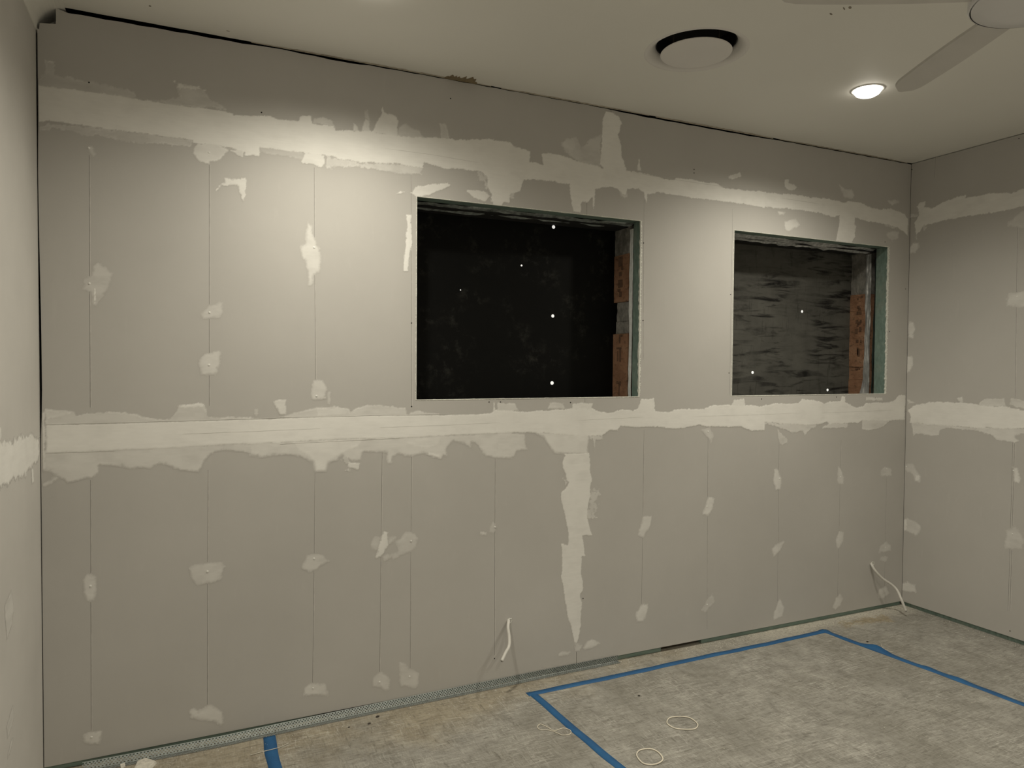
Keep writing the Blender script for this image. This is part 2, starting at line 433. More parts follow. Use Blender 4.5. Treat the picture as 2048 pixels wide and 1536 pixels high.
# lowest course
sheet('plasterboard_sheet', [ledge(ZB-0.003, Z1-0.0005)+[(2.2265, ZB+0.001), (2.2265, Z1-0.0005)]], wall_back, back)
sheet('plasterboard_sheet', [[(2.2285, Z1-0.0005), (2.2285, ZB+0.001), (W-0.001, ZB), (W-0.001, Z1-0.0005)]], wall_back, back)
# middle course, cut out around the openings
JX = 2.262
l1 = ledge(Z1+0.0005, Z2-0.0005)+[(JX-0.001, Z1+0.0005)]
l1 += [(JX-0.001, az0)]+ragged((JX-0.001, az0), (ax0, az0), 40, 0.0022, 1)[1:]+ragged((ax0, az0), (ax0, az1), 40, 0.0022, 2)
l1 += ragged((ax0, az1), (JX-0.001, az1), 30, 0.002, 3)+[(JX-0.001, az1), (JX-0.001, Z2-0.0005)]
sheet('plasterboard_sheet', [l1], wall_back, back)
l2 = [(JX+0.001, Z2-0.0005), (JX+0.001, az1)]+ragged((JX+0.001, az1), (ax1, az1), 14, 0.002, 4)[1:]+ragged((ax1, az1), (ax1, az0), 60, 0.0035, 5)
l2 += ragged((ax1, az0), (JX+0.001, az0), 14, 0.002, 6)+[(JX+0.001, az0), (JX+0.001, Z1+0.0005), (W-0.001, Z1+0.0005), (W-0.001, Z2-0.0005)]
h2 = ragged((bx0, bz0), (bx1, bz0), 40, 0.0022, 7)+ragged((bx1, bz0), (bx1, bz1), 70, 0.004, 8)+ragged((bx1, bz1), (bx0, bz1), 30, 0.003, 9)+ragged((bx0, bz1), (bx0, bz0), 40, 0.0025, 10)
sheet('plasterboard_sheet', [l2, h2], wall_back, back)
# top course, stopping short of the ceiling by an uneven gap; notched around the cornice
def topz(x):
    pts = [(0.062, .016), (0.45, .013), (0.72, .011), (0.80, .006), (0.93, .009), (1.10, .013), (1.18, .007), (1.5, .005), (2.3, .005), (2.41, .008), (2.6, .012), (3.3, .012), (3.5, .007), (4.5, .006), (4.6, .006)]
    for (a, xa), (c, xc) in zip(pts[:-1], pts[1:]):
        if a <= x <= c: return H-(xa+(xc-xa)*(x-a)/(c-a))
    return H-0.006
top1 = [(2.393-(2.393-0.062)*i/60, topz(2.393-(2.393-0.062)*i/60)+0.0012*math.sin(i*2.1)) for i in range(61)]
sheet('plasterboard_sheet', [top1+[(0.062, 2.705), (0.0125, 2.699), (0.0105, 2.677), (0.003, 2.679)]+ledge(Z2+0.0005, 2.67)+[(2.393, Z2+0.0005)]], wall_back, back)
top2 = [(W-0.001-(W-0.001-2.396)*i/60, topz(W-0.001-(W-0.001-2.396)*i/60)+0.0010*math.sin(i*1.7)) for i in range(61)]
sheet('plasterboard_sheet', [top2+[(2.396, Z2+0.0005), (W-0.001, Z2+0.0005)]], wall_back, back)

# right wall sheets
for z0, z1 in ((ZB, Z1-0.0005), (Z1+0.0005, Z2-0.0005), (Z2+0.0005, H-0.004)):
    for y0, y1 in ((-2.4, -0.0015), (DEPTH, -2.402)):
        sheet('plasterboard_sheet', [[(y0, z0), (y1, z0), (y1, z1), (y0, z1)]], wall_right, right)
# left wall sheets
for z0, z1 in ((0.012, Z1-0.0005), (Z1+0.0005, H)):
    sheet('plasterboard_sheet', [[(DEPTH, z0), (0.02, z0), (0.02, z1), (DEPTH, z1)]], wall_left, left, mats=[m_leftpaint, m_gyp])
# wall behind the camera
wf = box('wall_front', (-0.02, DEPTH-0.012, 0.0), (W+0.02, DEPTH, H), m_board); struct(wf, 'plain grey plasterboard wall behind the camera')

# ceiling with a hole for the air diffuser
VC = (2.350, -0.697)
n = 64
hole = [(VC[0]+0.200*math.cos(2*math.pi*k/n), VC[1]+0.200*math.sin(2*math.pi*k/n)) for k in range(n)]
ced = ragged((W+0.02, -0.002), (-0.02, -0.002), 120, 0.0018, 33)
outer = [(-0.02, DEPTH-0.012), (W+0.02, DEPTH-0.012)]+ced+[(-0.02, -0.002)]
ceiling = struct(sheet('ceiling', [outer, hole], None, lambda u, v, d: (u, v, H+d), 0.012, [m_ceil, m_gyp]), 'off-white ceiling above the plasterboard wall')

# torn edge strips where a cornice was pulled off
def edge_strip(xs, zoff, wid, material, name, seed):
    r = random.Random(seed); verts = []; faces = []
    for i, x in enumerate(xs):
        e = wid*(0.55+0.9*r.random()); a = min(1, 6*min(i, len(xs)-1-i)/len(xs)) if len(xs) > 8 else 1
        e *= max(a, 0.15)
        verts += [(x, -0.0022, H-0.0002), (x, -0.0022-e, H-0.0004), (x, -0.0022-e*0.6, H-0.0022), (x, -0.0022, H-zoff)]
    for i in range(len(xs)-1):
        for k in range(3): faces.append((4*i+k, 4*i+4+k, 4*i+5+k, 4*i+k+1))
    return obj(name, verts, faces, material, wall_back)
def lin(a, c, n): return [a+(c-a)*i/(n-1) for i in range(n)]
edge_strip(lin(0.72, 1.75, 60), 0.003, 0.008, m_ceiledge, 'torn_cornice_edge', 3)
edge_strip(lin(1.80, 2.62, 50), 0.0035, 0.007, m_ceiledge, 'torn_cornice_edge', 4)
edge_strip(lin(2.66, 3.45, 50), 0.005, 0.007, m_ceiledge, 'torn_cornice_edge', 5)
edge_strip(lin(3.5, 4.55, 60), 0.003, 0.009, m_ceiledge, 'torn_cornice_edge', 6)
edge_strip(lin(1.52, 1.68, 24), 0.004, 0.045, m_brown, 'torn_cornice_edge', 7)

# cornice along the left wall (cove, 85 mm)
prof = []
for k in range(13):
    t = k/12*math.pi/2
    prof.append((0.088-0.085*math.cos(t)+0.0, H-0.088+0.085*math.sin(t)))
prof = [(0.0, H-0.094), (0.003, H-0.094)]+[(0.003+0.082*(1-math.cos(k/12*math.pi/2)), H-0.088+0.084*math.sin(k/12*math.pi/2)) for k in range(13)]+[(0.090, H-0.004), (0.090, H)]
verts = [(x, y, z) for y in (DEPTH, 0.10) for x, z in prof]; np_ = len(prof)
faces = [(i, i+1, np_+i+1, np_+i) for i in range(np_-1)]+[tuple(range(np_))[::-1]+(), tuple(np_+i for i in range(np_))]
tr = struct(obj('trim_1', verts, faces, m_ceil), 'off-white cove cornice at the top of the left wall')

# bottom plates (green timber) behind the lower board edges
def plate(name, lo, hi, parent): return box(name, lo, hi, m_green, parent, 0.002)
plate('bottom_plate', (0.0, 0.0115, 0.0), (0.98, 0.08, 0.040), wall_back)
plate('bottom_plate', (1.20, 0.0115, 0.0), (2.745, 0.08, 0.040), wall_back)
plate('bottom_plate', (3.01, 0.0115, 0.0), (W-0.002, 0.08, 0.040), wall_back)
plate('bottom_plate', (W+0.0115, -2.0, 0.0), (W+0.08, -0.004, 0.040), wall_right)
box('timber_block', (2.70, 0.05, 0.0), (3.06, 0.12, 0.10), m_wood, wall_back, 0.002)
box('timber_block', (0.95, 0.05, 0.0), (1.24, 0.12, 0.10), m_wood, wall_back, 0.002)

# ------------------------------------------------------------------ the two openings
def crinkle(name, p0, p1, wdir, width, parent, nu=60, nv=6, amp=0.006, seed=1, material=None):
    """crumpled strip from p0 to p1, widening along wdir"""
    p0 = np.array(p0); p1 = np.array(p1); wdir = np.array(wdir, float); L = np.linalg.norm(p1-p0)
    t = (p1-p0)/L; nrm = np.cross(t, wdir); nrm /= np.linalg.norm(nrm); verts = []; faces = []
    for i in range(nu+1):
        s = i/nu
        for j in range(nv+1):
            q = j/nv; wv = width(s) if callable(width) else width
            dis = amp*(float(fbm(np.array(s*L*9.0), np.array(q*4.0+3), seed, 3))-0.5)*2
            eg = 0.25*(float(vnoise(np.array(s*L*22.0), np.array(9.0), seed+3))-0.5) if j == nv else 0
            verts.append(p0+(p1-p0)*s+wdir*wv*(q+eg)+nrm*dis)
    for i in range(nu):
        for j in range(nv):
            a = i*(nv+1)+j; faces.append((a, a+1, a+nv+2, a+nv+1))
    return obj(name, verts, faces, material or m_foil, parent, smooth=True)

def rough_block(name, lo, hi, material, parent, amp=0.003, seed=0, cuts=10):
    bm = bmesh.new(); add_box(bm, lo, hi)
    bmesh.ops.subdivide_edges(bm, edges=bm.edges[:], cuts=cuts, use_grid_fill=True)
    cxn = Vector([(lo[i]+hi[i])/2 for i in range(3)])
    for v in bm.verts:
        k = float(fbm(np.array(v.co.z*38+seed), np.array((v.co.y+v.co.x)*38), seed+40, 3))-0.5
        d = (v.co-cxn); v.co += Vector((np.sign(d.x), np.sign(d.y)*0.6, 0))*k*amp*2
    return bm_obj(name, bm, material, parent, smooth=False)
def slot(name, lo, hi, parent): return box(name, lo, hi, m_pit, parent, 0.0006)
m_pit = simple('brick_pit', (0.12, 0.066, 0.039), 0.95, var=0.3, scale=60)

def opening(idx, win, yp, mply, gd, lab):
    x0, x1, z0, z1 = win
    e = struct(empty('window_%d' % idx), lab)
    # timber frame: header, jamb studs, sill plate
    box('header_timber', (x0-0.06, 0.0105, z1+0.004), (x1+0.06, 0.095, z1+0.10), m_green, e, 0.002)
    box('jamb_timber', (x1+0.003, 0.0105, z0-0.05), (x1+0.048, gd, z1+0.003), m_green, e, 0.002)
    box('jamb_timber', (x0-0.048, 0.0105, z0-0.05), (x0-0.003, gd, z1+0.003), m_green, e, 0.002)
    box('sill_timber', (x0-0.002, 0.0105, z0-0.055), (x1+0.002, 0.10, z0-0.010), m_green, e, 0.002)
    box('lintel', (x0-0.12, 0.125, z1-0.012), (x1+0.12, yp, z1+0.09), m_dark, e, 0.002)
    box('sill_masonry', (x0-0.12, 0.115, z0-0.12), (x1+0.12, yp, z0-0.014), m_mortar, e, 0.002)
    # sheet closing the opening from outside
    box('plywood_sheet', (x0-0.25, yp, z0-0.25), (x1+0.25, yp+0.015, z1+0.25), mply, e, 0.001)
    return e

m_ct = m_mortar
w1 = opening(1, WIN[0], 0.250, m_ply1, 0.067, 'left window opening closed by a glossy black sheet')
w2 = opening(2, WIN[1], 0.275, m_ply2, 0.088, 'right window opening closed by a scuffed grey sheet')

# window 1 reveal masonry (right side), bottom to top
bx = ax1+0.004
for z0_, z1_, m_, am, sd, xo, yb in ((1.330, 1.668, m_brick, 0.0012, 1, 0, 0.25), (1.670, 1.735, m_mortar, 0.005, 2, 0.010, 0.235), (1.735, 1.835, m_mortar, 0.005, 3, 0.006, 0.222),
                            (1.837, 2.085, m_brick, 0.0022, 4, 0.002, 0.25), (2.086, 2.23, m_mortar, 0.005, 5, 0.006, 0.25)):
    rough_block('brick' if m_ is m_brick else 'mortar_bed', (bx+xo, 0.112, z0_), (bx+0.09, yb, z1_), m_, w1, am, sd)
for zc, yy0, yy1, hh in ((1.592, .165, .215, .010), (1.555, .170, .186, .070), (1.55, .198, .206, .055), (1.405, .166, .184, .022), (1.41, .190, .210, .016), (1.375, .178, .190, .07), (1.635, .180, .192, .035),
                         (1.658, .160, .190, .012), (2.052, .165, .205, .050), (1.985, .172, .200, .022), (2.015, .160, .178, .018), (1.935, .168, .206, .040), (1.878, .172, .196, .026), (1.90, .186, .21, .014)):
    slot('brick_slot', (bx-0.0016, yy0+rng.uniform(-.003, .003), zc-hh/2), (bx+0.01, yy1, zc+hh/2), w1)
for z0_, z1_ in ((1.325, 1.66), (1.67, 2.0), (2.01, 2.22)):
    rough_block('brick', (ax0-0.09, 0.112, z0_), (ax0-0.004, 0.25, z1_), m_brick, w1, 0.002, 9)
    rough_block('brick', (bx0-0.09, 0.15, z0_), (bx0-0.004, 0.275, z1_), m_brick, w2, 0.002, 19)
# foil / wrap edge beside the stud, colour whitened for the light it catches
m_wrap = simple('white_wall_wrap', (0.86, 0.87, 0.86), 0.5, var=0.12, scale=50, bmp=0.3)
crinkle('wall_wrap_edge', (ax1-0.001, 0.0665, 1.336), (ax1+0.001, 0.0665, 2.205), (0.10, 1.0, 0), 0.034, w1, 70, 4, 0.003, 5, m_wrap)
# torn foil hanging from the header
m_foilD = simple('dull_sarking', (0.30, 0.33, 0.32), 0.45, 0.3, var=0.65, scale=38, bmp=0.6)
m_foil2 = simple('crumpled_foil', (0.55, 0.56, 0.56), 0.4, 0.35, var=0.45, scale=45, bmp=0.6)
crinkle('foil_flap', (ax0-0.02, 0.092, az1+0.003), (ax1+0.02, 0.086, az1+0.003), (0, 0.92, -0.24), lambda s: 0.085-0.02*s, w1, 140, 8, 0.009, 21, m_foilD)
crinkle('foil_flap', (bx0-0.02, 0.082, bz1+0.003), (bx1+0.02, 0.100, bz1+0.003), (0, 0.88, -0.34), 0.070, w2, 140, 8, 0.008, 31, m_foil2)

# window 2 reveal masonry
bx = bx1+0.004
for z0_, z1_, m_, am, sd, xo in ((1.322, 1.420, m_brick, 0.0012, 11, 0.0), (1.421, 1.502, m_brick, 0.0012, 12, 0.004), (1.503, 1.685, m_brick, 0.002, 13, 0.0), (1.686, 1.86, m_brick, 0.0025, 14, 0.001),
                                 (1.861, 1.965, m_brick, 0.003, 15, 0.001), (1.966, 2.235, m_mortar, 0.005, 16, 0.008)):
    rough_block('brick' if m_ is m_brick else 'mortar_bed', (bx+xo, 0.152, z0_), (bx+0.09, 0.275, z1_), m_, w2, am, sd)
for zc, hh in ((1.495, 0.012), (1.60, 0.05), (1.66, 0.02), (1.735, 0.03), (1.775, 0.02), (1.80, 0.02), (1.85, 0.02), (1.88, 0.016), (1.945, 0.014)):
    for k in range(2):
        yy = 0.19+0.02*k+rng.uniform(-0.008, 0.008); zz = zc+rng.uniform(-0.008, 0.008)
        slot('brick_slot', (bx-0.0024, yy, zz-hh/2), (bx+0.01, yy+rng.uniform(0.008, 0.02), zz+hh/2), w2)
# silver foil pipe-like fold hanging beside the stud, flaring at the foot
def foilw(s): return 0.038+0.026*max(0, 1-s/0.28)**1.3
crinkle('foil_fold', (bx1-0.006, 0.112, 1.334), (bx1-0.002, 0.118, 2.21), (-0.04, 1.0, 0), foilw, w2, 90, 8, 0.007, 41)
crinkle('foil_fold', (bx1-0.001, 0.090, 1.334), (bx1+0.012, 0.090, 2.18), (0.55, 0.8, 0), 0.028, w2, 80, 4, 0.006, 43, simple('dark_wrap', (0.035, 0.05, 0.045), 0.3, var=0.3))
# paper fibres and white gypsum rim around the cuts
def rim(name, pts, wid, seed, amp):
    """ragged white gypsum/paper edge lying on the face along a cut; pts in wall coordinates with inward offset sign"""
    r = random.Random(seed); verts = []; faces = []
    (u0, v0), (u1, v1), (ou, ov) = pts; L = math.hypot(u1-u0, v1-v0); n_ = int(L/0.004)
    for i in range(n_+1):
        t = i/n_; k = wid*(0.35+amp*r.random()**1.5)
        u = u0+(u1-u0)*t; v = v0+(v1-v0)*t
        for s_, d in ((-0.0015, 0.004), (-0.001, -0.0012), (k*0.6, -0.0014), (k, -0.0002)):
            verts.append((u+ou*s_, d, v+ov*s_))
    for i in range(n_):
        for j in range(3): faces.append((4*i+j, 4*i+j+1, 4*i+5+j, 4*i+4+j))
    return obj(name, verts, faces, m_gyp, wall_back)
for (x0, x1, z0, z1), sd in ((WIN[0], 50), (WIN[1], 60)):
    rim('cut_edge', ((x0, z0), (x1, z0), (0, -1)), 0.005, sd, 0.5)
    rim('cut_edge', ((x1, z0), (x1, z1), (1, 0)), 0.010, sd+1, 0.9)
    rim('cut_edge', ((x0, z0), (x0, z1), (-1, 0)), 0.0035, sd+2, 0.8)
    rim('cut_edge', ((x0, z1), (x1, z1), (0, 1)), 0.003, sd+3, 0.6)
# small holes in the sheets through which outside light shows
m_hl, nt, b = mat('light_through_hole'); b.inputs['Base Color'].default_value = (0.8, 0.8, 0.78, 1)
b.inputs['Emission Color'].default_value = (1.0, 0.98, 0.94, 1); b.inputs['Emission Strength'].default_value = 0.42
bm = bmesh.new(); lathe(bm, [(0.0095, 0.0), (0.0095, 0.0006), (0.008, 0.0012), (0.003, 0.0012), (0.0004, 0.0012)], 14, cap=True)
plug = bm_obj('lit_hole', bm, m_hl, w1, smooth=True)
first = True
for (px, py), e, yp, sc in (((1107, 454), w1, .25, .95), ((1105.5, 632), w1, .25, .9), ((1104, 766), w1, .25, 1.0), ((1043, 531), w1, .25, .5), ((1604, 623), w2, .275, .85), ((1505, 745), w2, .275, .95), ((1655, 780), w2, .275, .9), ((921, 580), w1, .25, .28)):
    q = hit(px, py, 1, yp); o = plug if first else link(plug.copy())
    first = False; o.parent = e; o.location = (q[0], yp-0.0002, q[2]); o.rotation_euler = (math.pi/2, 0, 0); o.scale = (sc, sc, 1)

# ------------------------------------------------------------------ plaster on the back wall
S = 0.0035      # sharp edge
up = []
A = up.append
A((T(0,0,[(285,665),(560,700),(850,740),(1130,785),(1400,825),(1830,885),(1845,905),(2048,910),(2048,1240),(1900,1190),(1700,1140),(1520,1130),(1515,1105),(1250,1070),(900,1025),(560,975),(400,958),(295,965)]), .93, S, .003))
A((T(0,0,[(290,620),(350,580),(360,480),(440,490),(440,580),(530,600),(700,640),(850,670),(1000,690),(1080,740),(1080,790),(290,690)]), .30, .006, .006))
A((T(0,0,[(368,470),(440,485),(442,500),(372,495)]), .7, S, .004))
A((T(0,0,[(1380,640),(1600,700),(1650,770),(1800,865),(1380,840),(1150,800),(1410,770)]), .40, .006, .006))
A((T(0,0,[(1368,640),(1450,668),(1570,680),(1625,715),(1560,712),(1420,698)]), .85, S, .006))
A((T(0,0,[(290,1000),(430,970),(600,985),(900,1020),(1515,1100),(1520,1165),(1300,1145),(1100,1130),(960,1115),(900,1090),(780,1060),(700,1075),(540,1030),(430,1010),(350,1030),(290,1025)]), .36, S, .007))
A((T(0,0,[(1515,1180),(1550,1130),(1700,1120),(1800,1180),(1740,1260),(1640,1292),(1560,1272),(1525,1220)]), .68, .006, .004))
A((T(0,0,[(1800,1180),(1930,1180),(1920,1240),(1860,1220)]), .6, S, .004))
A((T(1,0,[(-40,905),(0,910),(160,915),(230,940),(380,950),(390,910),(480,915),(490,970),(660,990),(680,1020),(800,1020),(865,1030),(950,1030),(1175,1070),(1400,1080),(1580,1085),(1640,1100),(1850,1090),(2048,1120),(2048,1380),(1870,1365),(1800,1350),(1700,1340),(1540,1330),(1440,1300),(1370,1280),(1360,1320),(1270,1310),(1150,1290),(880,1280),(820,1270),(600,1230),(440,1210),(80,1165),(75,1225),(-40,1235)]), .97, S, .004))
A((T(1,0,[(490,935),(580,915),(660,955),(670,1000),(490,975)]), .6, .006, .004))
A((T(1,0,[(810,1035),(812,960),(845,990),(862,1040)]), .8, .005, .003))
A((T(1,0,[(870,1040),(905,920),(945,950),(950,1040)]), .8, .006, .003))
A((T(1,0,[(900,870),(925,865),(945,960),(905,930)]), .3, .006, .003))
A((T(1,0,[(950,1045),(1035,890),(1030,860),(1045,830),(1058,880),(1140,905),(1175,950),(1165,1080)]), .93, .005, .003))
A((T(1,0,[(1150,1080),(1180,1000),(1230,975),(1330,1030),(1390,1100)]), .5, .010, .005))
A((T(1,0,[(1500,1110),(1490,970),(1545,970),(1580,1110)]), .5, .006, .003))
A((T(1,0,[(440,1205),(590,1220),(595,1300),(560,1330),(500,1300),(430,1290),(405,1300),(410,1260)]), .85, S, .004))
A((T(1,0,[(600,1225),(850,1275),(1150,1290),(1360,1310),(1350,1380),(1150,1360),(950,1330),(700,1310),(590,1340)]), .5, .006, .007))
A((T(1,0,[(80,1155),(440,1205),(420,1260),(80,1200)]), .22, .006, .005))
A(([(787,391),(800,381),(823,383),(830,373),(896,365),(902,371),(876,383),(855,391),(833,395),(815,385)], .88, S, .004))
A((T(1,0,[(1700,1500),(1740,1490),(1850,1505),(1895,1545),(1850,1590),(1760,1560)]), .88, S, .004))
A((T(1,0,[(1790,1330),(1870,1395),(1870,1480),(1900,1530),(1895,1590),(2048,1600),(2060,1340)]), .95, S, .004))
A((T(1,0,[(1800,1350),(1870,1390),(1860,1500),(1820,1430)]), .55, .008, .02))
A((T(2,0,[(-40,1110),(0,1110),(80,1120),(130,1160),(240,1190),(235,1270),(290,1275),(340,1300),(330,1240),(320,1210),(380,1200),(480,1220),(620,1270),(790,1310),(810,1325),(785,1290),(800,1060),(805,960),(830,870),(880,880),(940,920),(960,970),(945,1030),(930,1060),(950,1110),(960,1180),(965,1240),(1000,1340),(1100,1355),(1240,1385),(1280,1405),(1370,1420),(1380,1400),(1500,1410),(1640,1440),(1700,1440),(1760,1480),(2048,1505),(2085,1510),(2085,1640),(1900,1605),(1700,1580),(1500,1560),(1400,1540),(1250,1520),(1160,1530),(1155,1600),(1130,1520),(1090,1490),(1010,1490),(990,1540),(960,1530),(930,1490),(880,1470),(750,1490),(745,1600),(735,1680),(725,1560),(690,1590),(650,1590),(635,1610),(640,1680),(580,1665),(560,1600),(550,1536),(545,1450),(490,1450),(420,1430),(190,1415),(150,1510),(60,1540),(30,1560),(20,1625),(-60,1625),(-60,1540)]), .95, S, .004))
A((T(2,0,[(480,1140),(520,1100),(600,1080),(640,1170),(700,1110),(800,1050),(790,1320),(620,1270),(540,1220)]), .42, .010, .007))
A((T(2,0,[(480,1140),(520,1100),(580,1085),(600,1150),(560,1220),(530,1180)]), .55, .010, .005))
A((T(2,0,[(60,1490),(140,1490),(110,1570),(30,1565)]), .5, .008, .008))
A((T(2,0,[(930,1490),(1000,1500),(1010,1560),(950,1560)]), .5, .008, .006))
A((T(3,1,[(-60,5),(0,15),(240,35),(400,60),(500,65),(640,100),(660,85),(760,95),(820,130),(920,150),(1000,145),(1060,165),(1110,190),(1135,230),(1135,365),(1100,330),(1050,300),(970,275),(930,260),(810,250),(720,220),(715,270),(730,290),(715,340),(720,370),(690,420),(565,405),(575,330),(590,290),(595,200),(540,215),(460,190),(370,175),(310,165),(250,155),(0,135),(-60,125)]), .93, S, .005))
A((T(3,1,[(920,240),(1000,270),(1060,300),(1040,310),(960,285)]), .5, .006, .005))
smear('joint_compound_band', 'b', up, wall_back, 0.0036, label='uneven white joint compound along the upper board joint')

mid = []
A = mid.append
A((T(0,2,[(355,350),(1000,335),(1650,315),(2060,305),(2060,505),(1740,515),(1400,540),(1000,555),(355,580)]), .92, .006, .0015))
A((T(0,2,[(322,270),(355,225),(360,600),(355,700),(330,700),(322,560)]), .75, S, .004))
A((T(0,2,[(355,230),(440,240),(590,250),(600,275),(700,260),(830,250),(1000,255),(1080,265),(1180,300),(1330,310),(1390,240),(1400,200),(1560,180),(1610,190),(1630,240),(1640,290),(2048,300),(2048,330),(355,360)]), .52, S, .004))
A((T(0,2,[(1395,205),(1560,178),(1615,190),(1600,218),(1420,222)]), .88, S, .004))
A((T(0,2,[(355,235),(560,245),(590,268),(355,320)]), .7, .005, .005))
A((T(0,2,[(330,590),(355,570),(1000,545),(1740,510),(2048,500),(2048,590),(1950,570),(1750,545),(1650,580),(1600,650),(1560,715),(1390,700),(1300,660),(1250,655),(1180,690),(1090,690),(1020,700),(960,670),(870,670),(780,665),(770,720),(720,770),(530,805),(510,780),(460,770),(360,840),(320,830),(450,760),(400,715),(320,700)]), .58, .010, .005))
A((T(0,2,[(330,590),(800,560),(760,700),(560,780),(480,760),(340,690)]), .62, .02, .005))
A((T(1,2,[(-20,310),(500,290),(1000,275),(1500,275),(1780,270),(1900,260),(1925,235),(2080,235),(2080,420),(1800,430),(1550,440),(1200,460),(700,470),(300,495),(-20,507)]), .95, .005, .002))
A((T(1,2,[(160,315),(280,280),(430,235),(530,215),(690,210),(780,230),(790,260),(830,220),(920,190),(1100,205),(1230,215),(1240,265),(1330,235),(1400,250),(1500,260),(1500,285),(160,315)]), .55, .006, .005))
A((T(1,2,[(520,220),(690,212),(780,235),(760,290),(520,290)]), .72, .008, .004))
A((T(1,2,[(185,175),(210,155),(290,155),(280,200),(290,275),(240,275),(210,220)]), .75, .005, .004))
A((T(1,2,[(0,490),(300,485),(700,460),(1200,450),(1560,430),(1700,430),(1810,420),(2060,410),(2060,618),(1850,600),(1810,540),(1780,500),(1740,490),(1735,530),(1690,505),(1600,480),(1560,510),(1540,560),(1555,600),(1520,590),(1500,615),(1400,590),(1370,570),(1250,600),(1180,580),(1120,600),(1110,650),(1090,650),(1085,570),(900,560),(885,570),(870,630),(800,635),(720,590),(690,620),(610,650),(600,715),(515,720),(500,650),(440,620),(350,590),(250,580),(100,600),(0,590)]), .62, .012, .005))
A((T(1,2,[(300,480),(900,455),(860,540),(700,600),(610,655),(600,715),(515,720),(500,650),(380,560)]), .85, .02, .004))
A((T(1,2,[(1200,440),(1520,430),(1500,520),(1380,560),(1220,520)]), .8, .03, .006))
A((T(1,2,[(1400,560),(1500,590),(1490,615),(1400,592)]), .85, S, .003))
A((T(1,2,[(770,645),(860,660),(850,705),(775,695)]), .8, .005, .004))
A((T(1,2,[(700,590),(770,600),(775,690),(740,660)]), .4, .006, .02))
A((T(1,2,[(1912,170),(1930,170),(1930,260),(1915,260)]), .8, S, .003))
A((T(2,2,[(-40,240),(0,240),(150,250),(380,240),(560,225),(640,220),(720,225),(790,250),(860,260),(960,230),(1050,240),(1090,220),(1110,150),(1210,145),(1225,245),(1330,250),(1420,225),(1600,230),(1660,200),(1800,195),(1980,195),(2085,215),(2085,400),(1980,405),(1900,370),(1640,370),(1560,360),(1430,385),(1320,380),(1220,370),(1100,375),(950,370),(930,400),(870,395),(800,440),(700,445),(600,440),(350,420),(-40,415)]), .95, S, .004))
A((T(2,2,[(-20,175),(120,185),(150,245),(-20,250)]), .55, .006, .004))
A((T(2,2,[(370,230),(390,175),(500,180),(510,230)]), .6, .008, .004))
A((T(2,2,[(570,190),(640,180),(730,185),(720,235),(560,235)]), .85, .005, .004))
A((T(2,2,[(1815,205),(1840,155),(1920,150),(1940,205)]), .8, .005, .004))
A((T(2,2,[(250,405),(700,425),(690,560),(705,585),(500,580),(430,570),(390,520),(350,450)]), .80, .014, .004))
A((T(2,2,[(-20,410),(190,430),(200,530),(215,550),(130,550),(110,600),(60,615),(-20,608)]), .62, .010, .004))
A((T(2,2,[(700,430),(800,440),(810,465),(760,470),(715,470)]), .55, .006, .012))
A((T(2,2,[(735,470),(750,470),(750,580),(740,585)]), .4, .004, .003))
A((T(3,2,[(-30,210),(60,185),(230,185),(270,180),(300,150),(430,165),(470,185),(520,170),(600,170),(610,125),(640,130),(640,175),(730,215),(780,205),(800,180),(980,175),(1020,165),(1060,120),(1115,115),(1105,310),(1000,325),(780,320),(740,340),(520,350),(490,325),(440,350),(330,360),(220,350),(120,345),(-30,330)]), .90, S, .004))
A((T(3,2,[(-20,330),(120,340),(330,345),(400,350),(460,345),(370,390),(320,440),(300,400),(220,420),(180,395)]), .58, .006, .006))
A((T(3,2,[(455,380),(520,335),(660,340),(660,380)]), .55, .006, .005))
A((T(3,2,[(770,310),(1000,315),(920,380),(830,400),(770,390)]), .6, .006, .004))
A((T(3,2,[(100,370),(150,440),(190,460),(180,500),(140,510),(120,500)]), .42, .006, .006))
A((T(3,2,[(800,130),(930,140),(935,165),(800,165)]), .6, .006, .004))
smear('joint_compound_band', 'b', mid, wall_back, 0.0036, label='uneven white joint compound along the middle board joint')

vj = []
vj.append((T(2,2,[(500,575),(510,600),(490,640),(490,690),(515,740),(520,790),(545,805),(520,850),(475,890),(480,950),(500,1030),(520,1120),(535,1200),(535,1300),(480,1285),(490,1400),(490,1480),(480,1536),(500,1680),(530,1860),(555,1940),(585,2060),(600,2075),(615,2065),(630,1980),(640,1860),(645,1760),(635,1710),(635,1685),(655,1660),(655,1600),(640,1536),(645,1395),(675,1390),(660,1290),(650,1225),(725,1225),(700,1130),(690,1080),(695,980),(715,920),(710,850),(725,780),(710,720),(710,640),(700,575)]), .88, S, .003))
vj.append((T(2,2,[(715,890),(770,885),(750,980),(755,1080),(770,1090),(700,1095),(695,1000)]), .40, .005, .022))
vj.append((T(2,2,[(490,780),(545,800),(520,850),(500,840)]), .4, .006, .012))
vj.append((T(2,3,[(580,530),(650,570),(630,620),(590,615)]), .45, .006, .006))
smear('joint_compound_band', 'b', vj, wall_back, 0.0036, label='white joint compound strip tapering down to the floor')

